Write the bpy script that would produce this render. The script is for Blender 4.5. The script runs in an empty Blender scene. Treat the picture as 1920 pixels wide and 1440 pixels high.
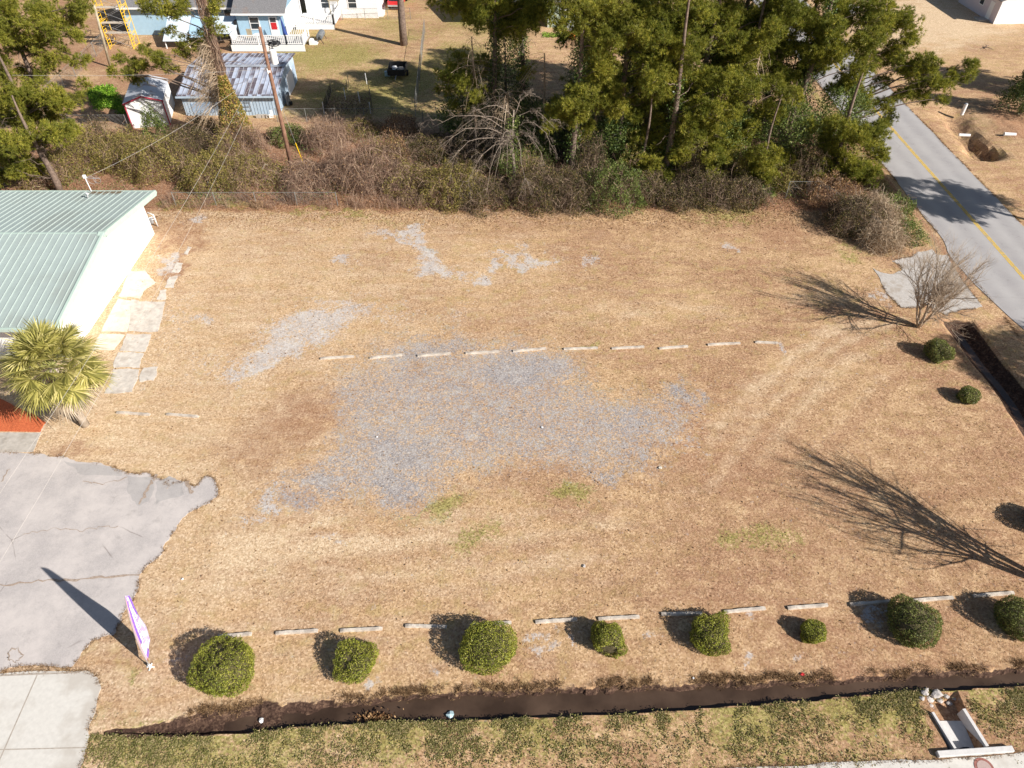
import bpy, bmesh, math, random
import numpy as np
from mathutils import Vector, Matrix
from mathutils.geometry import tessellate_polygon

# ------------------------------------------------------------ camera, world, sun, exposure
SC = bpy.context.scene
COL = SC.collection
CAM_H, PITCH, F = 29.3, math.radians(44.0), 1331.0
cd = bpy.data.cameras.new("camera"); cam = bpy.data.objects.new("camera", cd); COL.objects.link(cam)
cam.location = (0, 0, CAM_H); cam.rotation_euler = (math.radians(90) - PITCH, 0, 0)
cd.sensor_width = 36.0; cd.lens = F / 1920 * 36.0; cd.clip_start = 0.1; cd.clip_end = 2000
SC.camera = cam
SUN_EL = math.radians(32.0); SUN_H = Vector((0.86, -0.51)).normalized()
wd = bpy.data.worlds.new("World"); SC.world = wd; wd.use_nodes = True
wn = wd.node_tree.nodes; sky = wn.new("ShaderNodeTexSky"); sky.sky_type = 'NISHITA'; sky.sun_disc = False
sky.sun_elevation = SUN_EL; sky.sun_rotation = math.atan2(SUN_H.x, SUN_H.y)
wn["Background"].inputs[1].default_value = 0.05
wd.node_tree.links.new(sky.outputs[0], wn["Background"].inputs[0])
sd = bpy.data.lights.new("sun", 'SUN'); sd.energy = 5.0; sd.angle = math.radians(0.5); sd.color = (1.0, 0.945, 0.875)
sun = bpy.data.objects.new("sun", sd); COL.objects.link(sun)
svec = Vector((SUN_H.x * math.cos(SUN_EL), SUN_H.y * math.cos(SUN_EL), math.sin(SUN_EL)))
sun.rotation_euler = svec.to_track_quat('Z', 'Y').to_euler(); sun.location = (60, -40, 80)
vs = SC.view_settings; vs.view_transform = 'Standard'; vs.look = 'None'; vs.exposure = 0.66; vs.gamma = 1.0
SC.cycles.max_bounces = 6; SC.cycles.transparent_max_bounces = 4

rng = np.random.default_rng(11); random.seed(5)
SP, CP = math.sin(PITCH), math.cos(PITCH)

# ------------------------------------------------------------ pixel <-> world helpers (pixels of the 1920x1440 photograph)
def ray(px, py):
    u = (px - 960) / F; v = (py - 720) / F
    return u, CP - v * SP, -(SP + v * CP)
def G(px, py, z=0.0):
    x, y, d = ray(px, py); t = (z - CAM_H) / d
    return Vector((x * t, y * t, z))
def AT(px, py, Y):
    x, y, d = ray(px, py); t = Y / y
    return Vector((x * t, Y, CAM_H + d * t))
def PX(x, y, z=0.0):
    dep = y * CP + (CAM_H - z) * SP; up = y * SP - (CAM_H - z) * CP
    return 960 + F * x / dep, 720 - F * up / dep

# ------------------------------------------------------------ materials
MATS = {}
def newmat(name):
    m = bpy.data.materials.new(name); m.use_nodes = True; m.node_tree.nodes.clear(); return m
class N:
    def __init__(s, m): s.t = m.node_tree; s.n = s.t.nodes; s.l = s.t.links
    def __call__(s, typ, ins=None, **kw):
        n = s.n.new(typ)
        for k, v in kw.items(): setattr(n, k, v)
        for k, v in (ins or {}).items():
            if isinstance(v, bpy.types.NodeSocket): s.l.new(v, n.inputs[k])
            else: n.inputs[k].default_value = v
        return n
    def noise(s, co, scale, detail=4, rough=.55, dist=0.0):
        return s("ShaderNodeTexNoise", {"Vector": co, "Scale": scale, "Detail": detail, "Roughness": rough, "Distortion": dist}).outputs[0]
    def ramp(s, fac, stops):
        r = s("ShaderNodeValToRGB", {0: fac}); e = r.color_ramp.elements
        while len(e) < len(stops): e.new(0.5)
        for el, (p, c) in zip(e, stops): el.position = p; el.color = (*c, 1)
        return r.outputs[0]
    def mix(s, fac, a, b):
        m = s("ShaderNodeMix", data_type='RGBA')
        for idx, v in ((0, fac), (6, a), (7, b)):
            if isinstance(v, bpy.types.NodeSocket): s.l.new(v, m.inputs[idx])
            else: m.inputs[idx].default_value = (*v, 1) if isinstance(v, tuple) else v
        return m.outputs[2]
    def math(s, op, a, b=0.0, c=None, clamp=False):
        m = s("ShaderNodeMath", {0: a, 1: b}, operation=op, use_clamp=clamp)
        if c is not None: m.inputs[2].default_value = c
        return m.outputs[0]
    def out(s, sh): s.l.new(sh, s("ShaderNodeOutputMaterial").inputs[0])
def sc(c, k): return tuple(min(1, x * k) for x in c)
def noisy(name, c, var=.25, scale=3.0, rough=.8, bump=.3, c2=None, metal=0.0, bscale=None, spec=.3, coarse=None):
    if name in MATS: return MATS[name]
    m = newmat(name); n = N(m); co = n("ShaderNodeTexCoord").outputs["Object"]
    f1 = n.noise(co, scale, 6, .62)
    a, b = (sc(c, 1 - var), sc(c, 1 + var)) if c2 is None else (c, c2)
    col = n.ramp(f1, [(.32, a), (.68, b)])
    if coarse:
        f2 = n.noise(co, coarse[0], 4, .6); fac = n.ramp(f2, [(coarse[3] if len(coarse) > 3 else .5, (0, 0, 0)), (coarse[4] if len(coarse) > 4 else .62, (1, 1, 1))])
        col = n.mix(n.math('MULTIPLY', fac, coarse[2]), col, coarse[1])
    bs = n("ShaderNodeBsdfPrincipled", {"Base Color": col, "Roughness": rough, "Metallic": metal, "Specular IOR Level": spec})
    if bump:
        bn = n("ShaderNodeBump", {"Height": n.noise(co, bscale or scale * 4, 5), "Strength": bump, "Distance": .02})
        n.l.new(bn.outputs[0], bs.inputs["Normal"])
    n.out(bs.outputs[0]); MATS[name] = m; return m
def leafy(name, stops, trans=.3, rough=.6, big=None, spec=.25):
    """leaf-like faces: colour varies from one face to the next, some light passes through"""
    if name in MATS: return MATS[name]
    m = newmat(name); n = N(m); r = n("ShaderNodeNewGeometry").outputs["Random Per Island"]
    col = n.ramp(r, stops)
    if big:
        co = n("ShaderNodeTexCoord").outputs["Object"]
        f = n.ramp(n.noise(co, big[0], 3), [(.42, (0, 0, 0)), (.6, (1, 1, 1))])
        col = n.mix(n.math('MULTIPLY', f, big[2]), col, big[1])
    bs = n("ShaderNodeBsdfPrincipled", {"Base Color": col, "Roughness": rough, "Specular IOR Level": spec})
    tr = n("ShaderNodeBsdfTranslucent", {"Color": col})
    mx = n("ShaderNodeMixShader", {0: trans, 1: bs.outputs[0], 2: tr.outputs[0]})
    n.out(mx.outputs[0]); MATS[name] = m; return m

M_needle = leafy("pine_needles", [(0, (.08, .10, .018)), (.4, (.24, .26, .034)), (.75, (.44, .42, .055)), (1, (.66, .54, .11))], .38, .5, big=(.45, (.10, .13, .02), .65))
M_needle2 = leafy("pine_needles_olive", [(0, (.10, .12, .02)), (.4, (.27, .285, .035)), (.8, (.46, .42, .06)), (1, (.62, .50, .12))], .35, .5, big=(.45, (.13, .15, .025), .65))
M_ivy = leafy("ivy_leaves", [(0, (.03, .055, .014)), (.5, (.075, .12, .026)), (1, (.20, .24, .07))], .2, .4)
M_bush = leafy("clipped_shrub_leaves", [(0, (.09, .11, .018)), (.4, (.27, .29, .04)), (.8, (.43, .43, .065)), (1, (.58, .54, .14))], .3, .45, big=(1.4, (.17, .21, .03), .5))
M_bush2 = leafy("dark_shrub_leaves", [(0, (.07, .095, .02)), (.5, (.21, .235, .055)), (1, (.42, .42, .14))], .25, .45, big=(1.8, (.06, .085, .02), .6))
M_palm = leafy("palm_leaflets", [(0, (.12, .12, .03)), (.4, (.31, .29, .075)), (.75, (.52, .47, .14)), (1, (.72, .64, .28))], .3, .4, spec=.5)
M_palmdead = leafy("dead_palm_leaflets", [(0, (.24, .18, .12)), (1, (.60, .50, .38))], .2, .8)
M_deadleaf = leafy("dead_leaves", [(0, (.10, .05, .025)), (.5, (.26, .14, .06)), (1, (.50, .33, .17))], .15, .8)
M_olive = leafy("olive_leaves", [(0, (.09, .08, .022)), (.4, (.21, .185, .045)), (.8, (.33, .28, .07)), (1, (.48, .34, .14))], .25, .6)
M_green = leafy("broad_green_leaves", [(0, (.05, .075, .018)), (.5, (.13, .18, .04)), (1, (.30, .34, .10))], .3, .45)
M_veg = leafy("vegetable_leaves", [(0, (.08, .18, .015)), (.6, (.2, .38, .03)), (1, (.36, .5, .06))], .35, .5)
M_twig = leafy("dead_vine_twigs", [(0, (.09, .05, .038)), (.5, (.25, .155, .11)), (1, (.52, .38, .27))], .05, .8)
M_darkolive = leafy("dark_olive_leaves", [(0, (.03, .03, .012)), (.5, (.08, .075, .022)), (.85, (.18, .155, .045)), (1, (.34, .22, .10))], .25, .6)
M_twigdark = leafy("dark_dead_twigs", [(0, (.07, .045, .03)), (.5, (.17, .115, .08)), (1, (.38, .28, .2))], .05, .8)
M_fence = noisy("dull_fence_wire", (.20, .20, .19), var=.15, scale=6, rough=.7, bump=0)
M_twigpale = leafy("pale_vine_twigs", [(0, (.22, .16, .10)), (.5, (.42, .31, .21)), (1, (.62, .50, .36))], .05, .8)
M_straw = leafy("straw_blades", [(0, (.22, .13, .07)), (.3, (.38, .235, .13)), (.8, (.53, .37, .22)), (1, (.68, .51, .33))], .15, .8)
M_brownblade = leafy("brown_bank_grass", [(0, (.06, .035, .02)), (.5, (.22, .13, .065)), (1, (.44, .29, .15))], .15, .8)
M_weed = leafy("weed_leaves", [(0, (.08, .09, .025)), (.35, (.22, .22, .06)), (.65, (.36, .32, .13)), (1, (.56, .43, .25))], .25, .6)
M_bark = noisy("pine_bark", (.10, .07, .055), c2=(.25, .185, .145), scale=6, rough=.95, bump=.8)
M_barkgrey = noisy("grey_bark", (.28, .23, .18), c2=(.50, .43, .35), scale=5, rough=.9, bump=.5)
M_barkpale = noisy("pale_bare_wood", (.19, .15, .12), c2=(.38, .31, .25), scale=5, rough=.9, bump=.3)
M_pole = noisy("weathered_pole_wood", (.17, .085, .055), c2=(.30, .17, .115), scale=2.5, rough=.9, bump=.4)
M_post = noisy("grey_post_wood", (.30, .25, .17), c2=(.46, .40, .29), scale=3, rough=.9, bump=.3)
M_conc = noisy("weathered_concrete", (.46, .42, .37), var=.14, scale=5, rough=.9, bump=.3, coarse=(1.2, (.30, .26, .21), .5))
M_concold = noisy("stained_slab_concrete", (.58, .53, .47), var=.16, scale=3, rough=.9, bump=.4, coarse=(1.3, (.34, .28, .23), .7, .5, .7))
M_concdrive = noisy("light_drive_concrete", (.60, .575, .53), var=.06, scale=6, rough=.9, bump=.2, coarse=(.5, (.47, .43, .38), .8))
M_concpale = noisy("cream_slab_concrete", (.66, .62, .52), var=.10, scale=3, rough=.9, bump=.2, coarse=(1.1, (.50, .42, .32), .5))
M_stop = noisy("wheel_stop_concrete", (.55, .49, .42), var=.22, scale=6, rough=.95, bump=.5, coarse=(3.0, (.26, .22, .19), .6))
M_white = noisy("white_paint", (.80, .80, .80), var=.03, scale=3, rough=.6, bump=.05)
M_whitewall = noisy("white_metal_siding", (.84, .84, .83), var=.02, scale=2, rough=.55, bump=.05)
M_trimgreen = noisy("mint_green_trim", (.44, .55, .49), var=.05, scale=3, rough=.5, bump=.05)
M_roofgreen = noisy("faded_green_roof_metal", (.35, .415, .395), var=.06, scale=1.2, rough=.42, bump=.03, spec=.5, coarse=(.30, (.30, .34, .315), .8))
M_litter = noisy("pine_straw", (.24, .12, .06), c2=(.44, .25, .14), scale=12, rough=.95, bump=.8)
M_galv = noisy("galvanised_metal", (.42, .43, .44), var=.12, scale=8, rough=.45, bump=.05, metal=.4)
M_black = noisy("black_plastic", (.02, .02, .022), var=.3, scale=4, rough=.5, bump=.1)
M_dark = noisy("dark_opening", (.03, .03, .035), var=.2, scale=4, rough=.7, bump=0)
M_yellow = noisy("yellow_enamel", (.85, .52, .02), var=.06, scale=6, rough=.45, bump=.05)
M_plank = noisy("scaffold_plank", (.52, .46, .38), var=.15, scale=6, rough=.9, bump=.2)
M_blue = noisy("pale_blue_siding", (.36, .53, .66), var=.05, scale=3, rough=.7, bump=.05)
M_shingle = noisy("grey_shingles", (.13, .13, .135), c2=(.25, .245, .25), scale=9, rough=.95, bump=.6, coarse=(.5, (.26, .15, .09), .5, .55, .68))
M_glass = noisy("window_glass", (.03, .04, .05), var=.1, scale=2, rough=.08, bump=0, spec=.8)
M_red = noisy("red_paint", (.55, .03, .035), var=.1, scale=3, rough=.4, bump=.02)
M_redtrim = noisy("dark_red_trim", (.42, .05, .08), var=.1, scale=3, rough=.5, bump=.02)
M_rubber = noisy("tyre_rubber", (.02, .02, .02), var=.2, scale=9, rough=.9, bump=.2)
M_sage = noisy("sage_green_siding", (.50, .60, .50), var=.05, scale=3, rough=.7, bump=.05)
M_pink = noisy("pale_pink_siding", (.62, .55, .58), var=.04, scale=3, rough=.7, bump=.05)
M_orange = noisy("orange_plastic", (.62, .20, .03), var=.1, scale=3, rough=.5, bump=.05)
M_mulch = noisy("red_mulch", (.42, .085, .030), c2=(.70, .19, .075), scale=14, rough=.95, bump=.9)
M_brick = noisy("red_brick_paving", (.30, .13, .09), c2=(.48, .27, .2), scale=9, rough=.9, bump=.4)
M_cap = noisy("rusted_cast_iron", (.24, .09, .07), c2=(.36, .16, .13), scale=8, rough=.8, bump=.3)
M_teal = noisy("faded_teal_plastic", (.38, .52, .56), var=.15, scale=6, rough=.6, bump=.2)
M_stone = noisy("rubble_stone", (.42, .39, .37), var=.2, scale=6, rough=.9, bump=.5)
M_wire = noisy("aluminium_cable", (.50, .47, .43), var=.08, scale=4, rough=.5, bump=0)
M_guard = noisy("yellow_guard", (.75, .47, .02), var=.08, scale=4, rough=.5, bump=0)
M_paintline = noisy("yellow_road_paint", (.66, .43, .05), var=.2, scale=14, rough=.8, bump=.1, coarse=(3.5, (.36, .31, .22), .85, .52, .62))
M_greyplas = noisy("grey_plastic", (.16, .17, .18), var=.15, scale=5, rough=.5, bump=.05)
M_flagpink = noisy("pink_flag_sleeve", (.85, .42, .46), var=.12, scale=9, rough=.7, bump=.1)
M_purple = noisy("purple_print", (.27, .14, .62), var=.25, scale=9, rough=.7, bump=.1)
M_navy = noisy("navy_canvas", (.03, .06, .22), var=.2, scale=5, rough=.8, bump=.2)

# ------------------------------------------------------------ mesh helpers
def tag(o, label=None, cat=None, group=None, kind=None):
    if label: o["label"] = label
    if cat: o["category"] = cat
    if group: o["group"] = group
    if kind: o["kind"] = kind
    return o
def empty(name, loc, label, cat, group=None, rz=0.0):
    o = bpy.data.objects.new(name, None); COL.objects.link(o); o.location = loc; o.rotation_euler = (0, 0, rz)
    o.empty_display_size = .3
    return tag(o, label, cat, group)
def link(name, me, mat, parent=None, smooth=False):
    o = bpy.data.objects.new(name, me); COL.objects.link(o)
    if mat: me.materials.append(mat)
    if smooth and len(me.polygons): me.polygons.foreach_set("use_smooth", [True] * len(me.polygons))
    if parent is not None:
        o.parent = parent      # geometry of children is given in the parent's own space
    return o
def arrmesh(name, V, Fc):
    """V (n,3), Fc list of (m,k) index arrays"""
    me = bpy.data.meshes.new(name); V = np.asarray(V, np.float32)
    Fc = [f for f in Fc if len(f)]
    me.vertices.add(len(V)); me.vertices.foreach_set("co", V.ravel())
    loops = np.concatenate([f.ravel() for f in Fc]).astype(np.int32)
    tot = np.concatenate([np.full(len(f), f.shape[1]) for f in Fc]).astype(np.int32)
    st = np.concatenate([[0], np.cumsum(tot)[:-1]]).astype(np.int32)
    me.loops.add(len(loops)); me.loops.foreach_set("vertex_index", loops)
    me.polygons.add(len(tot)); me.polygons.foreach_set("loop_start", st); me.polygons.foreach_set("loop_total", tot)
    me.polygons.foreach_set('use_smooth', [False] * len(tot)); me.update(calc_edges=True); return me
def catmesh(parts):
    """join (V, [faces]) pairs"""
    Vs, Fs, off = [], [], 0
    for V, fl in parts:
        V = np.asarray(V, np.float32).reshape(-1, 3)
        for f in fl: Fs.append(np.asarray(f) + off)
        Vs.append(V); off += len(V)
    return np.concatenate(Vs), Fs
def unit(v): return v / (np.linalg.norm(v, axis=-1, keepdims=True) + 1e-9)
def rdir(n): return unit(rng.normal(size=(n, 3)))
def leaves(C, D, L, W, roll=None):
    """kite-shaped leaves: centres C, directions D"""
    n = len(C); L = np.broadcast_to(L, (n,))[:, None]; W = np.broadcast_to(W, (n,))[:, None]
    S = unit(np.cross(D, rdir(n)))
    V = np.stack([C - D * L * .5, C + S * W * .5, C + D * L * .5, C - S * W * .5], 1).reshape(-1, 3)
    return V, [np.arange(n * 4).reshape(-1, 4)]
def blades(B, D, L, W):
    n = len(B); L = np.broadcast_to(L, (n,))[:, None]; W = np.broadcast_to(W, (n,))[:, None]
    S = unit(np.cross(D, rdir(n)))
    V = np.stack([B - S * W * .5, B + S * W * .5, B + D * L], 1).reshape(-1, 3)
    return V, [np.arange(n * 3).reshape(-1, 3)]
def ribbons(P, W):
    """P (n,k,3) twig polylines as thin tapering strips"""
    n, k, _ = P.shape
    T = unit(np.gradient(P, axis=1)); S = unit(np.cross(T, np.repeat(rdir(n)[:, None, :], k, 1)))
    W = np.broadcast_to(W, (n,))[:, None, None] * np.linspace(1, .35, k)[None, :, None] * .5
    V = np.stack([P - S * W, P + S * W], 2).reshape(n, k * 2, 3)
    f = np.array([[2 * i, 2 * i + 1, 2 * i + 3, 2 * i + 2] for i in range(k - 1)])
    Fc = (f[None] + (np.arange(n) * k * 2)[:, None, None]).reshape(-1, 4)
    return V.reshape(-1, 3), [Fc]
def tube(pts, rad, sides=6, cap=True):
    pts = np.asarray([tuple(p) for p in pts], float); k = len(pts); rad = np.broadcast_to(rad, (k,))
    T = unit(np.gradient(pts, axis=0)); ref = np.array([0, 0, 1.0]) if abs(T[0, 2]) < .9 else np.array([1.0, 0, 0])
    A = unit(np.cross(T, ref)); B = np.cross(T, A); an = np.arange(sides) * 2 * math.pi / sides
    V = pts[:, None] + (A[:, None] * np.cos(an)[None, :, None] + B[:, None] * np.sin(an)[None, :, None]) * rad[:, None, None]
    f = []
    for i in range(k - 1):
        for j in range(sides):
            j2 = (j + 1) % sides; f.append([i * sides + j, i * sides + j2, (i + 1) * sides + j2, (i + 1) * sides + j])
    V = V.reshape(-1, 3); fl = [np.array(f)]
    if cap: fl.append(np.array([list(range(sides))[::-1], list(range((k - 1) * sides, k * sides))]))
    return V, fl
class MB:
    def __init__(s): s.p = []
    def add(s, vf): s.p.append(vf); return s
    def box(s, x0, x1, y0, y1, z0, z1, M=None):
        V = np.array([(x, y, z) for z in (z0, z1) for y in (y0, y1) for x in (x0, x1)], float)
        if M is not None: V = np.array([tuple(M @ Vector(v)) for v in V])
        s.p.append((V, [np.array([[0, 2, 3, 1], [4, 5, 7, 6], [0, 1, 5, 4], [2, 6, 7, 3], [0, 4, 6, 2], [1, 3, 7, 5]])])); return s
    def tube(s, pts, r, sides=6): s.p.append(tube(pts, r, sides)); return s
    def bar(s, a, b, w, h):
        a = Vector(a); b = Vector(b); d = (b - a); L = d.length; d.normalize()
        up = Vector((0, 0, 1)) if abs(d.z) < .95 else Vector((0, 1, 0)); sd_ = d.cross(up).normalized(); u2 = sd_.cross(d)
        M = Matrix((( sd_.x, d.x, u2.x, a.x), (sd_.y, d.y, u2.y, a.y), (sd_.z, d.z, u2.z, a.z), (0, 0, 0, 1)))
        return s.box(-w / 2, w / 2, 0, L, -h / 2, h / 2, M)
    def quad(s, *pts): s.p.append((np.array([tuple(p) for p in pts], float), [np.array([list(range(len(pts)))])])); return s
    def prism(s, poly, z0, z1):
        n = len(poly); V = np.array([(p[0], p[1], z0) for p in poly] + [(p[0], p[1], z1) for p in poly], float)
        tri = np.array(tessellate_polygon([[Vector((p[0], p[1], 0)) for p in poly]]))
        if len(tri) == 0: return s
        t0 = tri[0]; a, b, c = [Vector((poly[i][0], poly[i][1])) for i in t0]
        if (b - a).cross(c - a) < 0: tri = tri[:, ::-1]
        side = np.array([[i, (i + 1) % n, (i + 1) % n + n, i + n] for i in range(n)])
        s.p.append((V, [tri + n, tri[:, ::-1], side])); return s
    def build(s, name, mat, parent=None, bevel=0, smooth=False):
        V, f = catmesh(s.p); o = link(name, arrmesh(name, V, f), mat, parent, smooth)
        if bevel:
            bm = o.modifiers.new("bevel", 'BEVEL'); bm.width = bevel; bm.segments = 2
        return o
def jag(poly, amp=.12, it=3, seed=0, keep=()):
    """roughen a polygon outline given in metres (fractal midpoint shifts)"""
    r = random.Random(seed); P = [Vector((p[0], p[1])) for p in poly]; fl = [i in keep for i in range(len(P))]
    for k in range(it):
        Q, q = [], []
        for i, p in enumerate(P):
            p2 = P[(i + 1) % len(P)]; d = p2 - p; Q.append(p); q.append(fl[i])
            if d.length > .25:
                m = (p + p2) / 2; nrm = Vector((-d.y, d.x)).normalized()
                if not fl[i]: m += nrm * r.uniform(-1, 1) * min(amp, d.length * .14)
                Q.append(m); q.append(fl[i])
        P, fl = Q, q; amp *= .6
    return [(p.x, p.y) for p in P]
def ell(c, r, sub=3, sq=(1, 1, 1), wob=.06, seed=0):
    """lumpy ellipsoid as verts/faces"""
    bm = bmesh.new(); bmesh.ops.create_icosphere(bm, subdivisions=sub, radius=1)
    V = np.array([v.co[:] for v in bm.verts]); Fc = np.array([[v.index for v in f.verts] for f in bm.faces]); bm.free()
    rs = np.random.default_rng(seed); ph = rs.uniform(0, 6.28, (6, 3)); fr = rs.uniform(1.5, 4, (6, 3))
    w = sum(np.sin(V[:, 0] * fr[i, 0] + ph[i, 0]) * np.sin(V[:, 1] * fr[i, 1] + ph[i, 1]) * np.sin(V[:, 2] * fr[i, 2] + ph[i, 2]) for i in range(6))
    V = V * (1 + wob * w)[:, None] * r * np.array(sq) + np.array(tuple(c)); return V, [Fc]

# ------------------------------------------------------------ ground shape
def gy(pxs): return np.array([[G(a, b).x, G(a, b).y] for a, b in pxs])
DN = gy([(190, 1366), (330, 1348), (400, 1336), (560, 1312), (780, 1300), (900, 1293), (1100, 1285), (1300, 1280), (1500, 1275), (1700, 1262), (1920, 1249), (2100, 1242), (2300, 1232)])
DS = gy([(190, 1378), (330, 1381), (430, 1377), (540, 1366), (700, 1354), (850, 1353), (1000, 1346), (1200, 1338), (1300, 1330), (1450, 1320), (1600, 1306), (1700, 1296), (1920, 1288), (2100, 1282), (2300, 1275)])
def smooth(a): a = np.clip(a, 0, 1); return a * a * (3 - 2 * a)
def wob(x, y, s, seed=0):
    """fractal value noise, about -1..1"""
    r = np.random.default_rng(seed); T = r.uniform(-1, 1, (64, 64)); x = np.asarray(x, float); y = np.asarray(y, float); o = 0; amp, f = 1.0, s / 3.0
    for k in range(3):
        u, v = x * f + 17.3 * k + 5, y * f - 9.1 * k + 3; iu, iv = np.floor(u).astype(int), np.floor(v).astype(int); a, b = u - iu, v - iv
        a, b = a * a * (3 - 2 * a), b * b * (3 - 2 * b); g = lambda p, q: T[p % 64, q % 64]
        o = o + amp * ((g(iu, iv) * (1 - a) + g(iu + 1, iv) * a) * (1 - b) + (g(iu, iv + 1) * (1 - a) + g(iu + 1, iv + 1) * a) * b); amp *= .55; f *= 2.07
    return o * .95
def north(x, y): return np.interp(x, DN[:, 0], DN[:, 1]) + wob(x, y, 3.5, 3) * .13 + wob(x, y, 9, 4) * .05
def ditch(x, y):
    """returns depth (0..1) of the front ditch and how muddy its rim is"""
    n = north(x, y); s = np.interp(x, DS[:, 0], DS[:, 1]) + wob(x, y, 5, 5) * .05
    a = smooth((n - y) / .30) * smooth((y - s) / .16)
    a *= smooth((x - DN[0, 0] + .1) / .4) * (1 - smooth((x - 29.5) / .5))
    return a
def gz(x, y):
    x = np.asarray(x, float); y = np.asarray(y, float)
    dep = np.interp(x, [-16, -13, -8, -6, 30], [.10, .20, .26, .42, .48])
    z = -(dep + .06 * wob(x, y, 2.5, 19)) * ditch(x, y)
    e = 29.35 + wob(y, y * 0, .8, 8) * .15            # ditch beside the road
    a = smooth(1 - np.abs(x - e) / 1.15) ** .7 * smooth((36.6 - y) / .5) * smooth((y - 10.6) / .6)
    z = np.minimum(z, -.68 * a)
    w = wob(x, y, 1.1, 81); a = np.exp(-np.abs((x - 42.4 - .08 * (y - 60) - .5 * w) / 1.35) ** 2.6) * smooth((y - 58.4 - .4 * w) / 2.0) * smooth((71 - y) / 3) # pit across the road
    z = np.minimum(z, -(1.25 - .09 * np.clip(y - 60, 0, 9)) * a)
    a = smooth((x - 16.9) / .1) * smooth((18.3 - x) / .1) * smooth((y - 9.7) / .1) * smooth((12.4 - y) / .6)
    z = np.minimum(z, -.38 * a)
    a = np.exp(-((x - 46.8) / 1.3) ** 2) * smooth((y - 60) / 2) * smooth((72 - y) / 3)
    z = np.where(z > -.02, z + (.25 + .15 * w) * a, z)
    return z
xs = np.concatenate([[-400, -250, -150, -100, -80], np.arange(-66, -30, .5), np.arange(-30, 36, .14), np.arange(36, 72, .4), [75, 90, 120, 180, 300, 400]])
ys = np.concatenate([[-200, -100, -50, -25, -10, 0, 5, 7.9], np.arange(8, 15, .09), np.arange(15, 52, .16), np.arange(52, 74, .3), np.arange(74, 110, .6), [115, 130, 160, 220, 320, 500]])
XX, YY = np.meshgrid(xs, ys); ZZ = gz(XX, YY)
nx, ny = len(xs), len(ys); ii = (np.arange(ny - 1)[:, None] * nx + np.arange(nx - 1)[None]).ravel()
gme = arrmesh("ground", np.stack([XX, YY, ZZ], -1).reshape(-1, 3), [np.stack([ii, ii + 1, ii + nx + 1, ii + nx], 1)])
PXX, PYY = PX(XX, YY)
PX0, PY0 = PXX, PYY
PXX = PXX + 26 * wob(XX, YY, 1.3, 61) + 12 * wob(XX, YY, 5, 62); PYY = PYY + 15 * wob(XX, YY, 1.5, 63) + 8 * wob(XX, YY, 5, 64)
def blob(lst):
    o = np.zeros_like(XX)
    for cx, cy, rx, ry, rot, st in lst:
        c, s = math.cos(math.radians(rot)), math.sin(math.radians(rot)); dx, dy = PXX - cx, PYY - cy
        d = np.sqrt(((dx * c + dy * s) / rx) ** 2 + ((-dx * s + dy * c) / ry) ** 2)
        o = np.maximum(o, st * np.exp(-(d / 1.25) ** 2.2))
    return o
def polym(pts, soft, st=1.0):
    """soft polygon mask in photo pixels"""
    P = np.array(pts, float); ins = np.zeros(XX.shape, bool); dist = np.full(XX.shape, 1e9)
    for i in range(len(P)):
        a, b = P[i], P[(i + 1) % len(P)]
        cond = ((a[1] > PYY) != (b[1] > PYY)); 
        with np.errstate(divide='ignore', invalid='ignore'):
            xi = (b[0] - a[0]) * (PYY - a[1]) / (b[1] - a[1] + 1e-12) + a[0]
        ins ^= cond & (PXX < xi)
        ab = b - a; t = np.clip(((PXX - a[0]) * ab[0] + (PYY - a[1]) * ab[1]) / (ab @ ab), 0, 1)
        dist = np.minimum(dist, np.hypot(PXX - a[0] - t * ab[0], PYY - a[1] - t * ab[1]))
    return st * smooth(.5 + np.where(ins, dist, -dist) / soft / 2.6)
gravel = np.maximum(polym([(470, 985), (520, 900), (590, 870), (640, 800), (600, 720), (650, 690), (760, 630), (850, 640), (1000, 655), (1110, 690), (1100, 725), (1250, 745), (1325, 725), (1310, 780), (1270, 800), (1250, 850), (1230, 885), (1120, 912), (1000, 885), (850, 892), (790, 945), (720, 950), (600, 930), (540, 915), (500, 960)], 44, .57),
    blob([(965, 690, 105, 24, 8, .92), (820, 655, 85, 20, -4, .76), (750, 850, 60, 60, 20, .82), (720, 905, 70, 35, 20, .84), (610, 900, 50, 28, 0, .82), (1170, 790, 90, 40, 10, .72), (1255, 745, 30, 18, 0, .8), (1312, 735, 14, 12, 0, .75), (1225, 860, 30, 12, 0, .75), (1135, 903, 32, 8, 0, .7), (860, 730, 70, 28, 0, .64), (990, 800, 60, 34, 0, .56), (560, 930, 40, 20, 0, .55)]))
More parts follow.
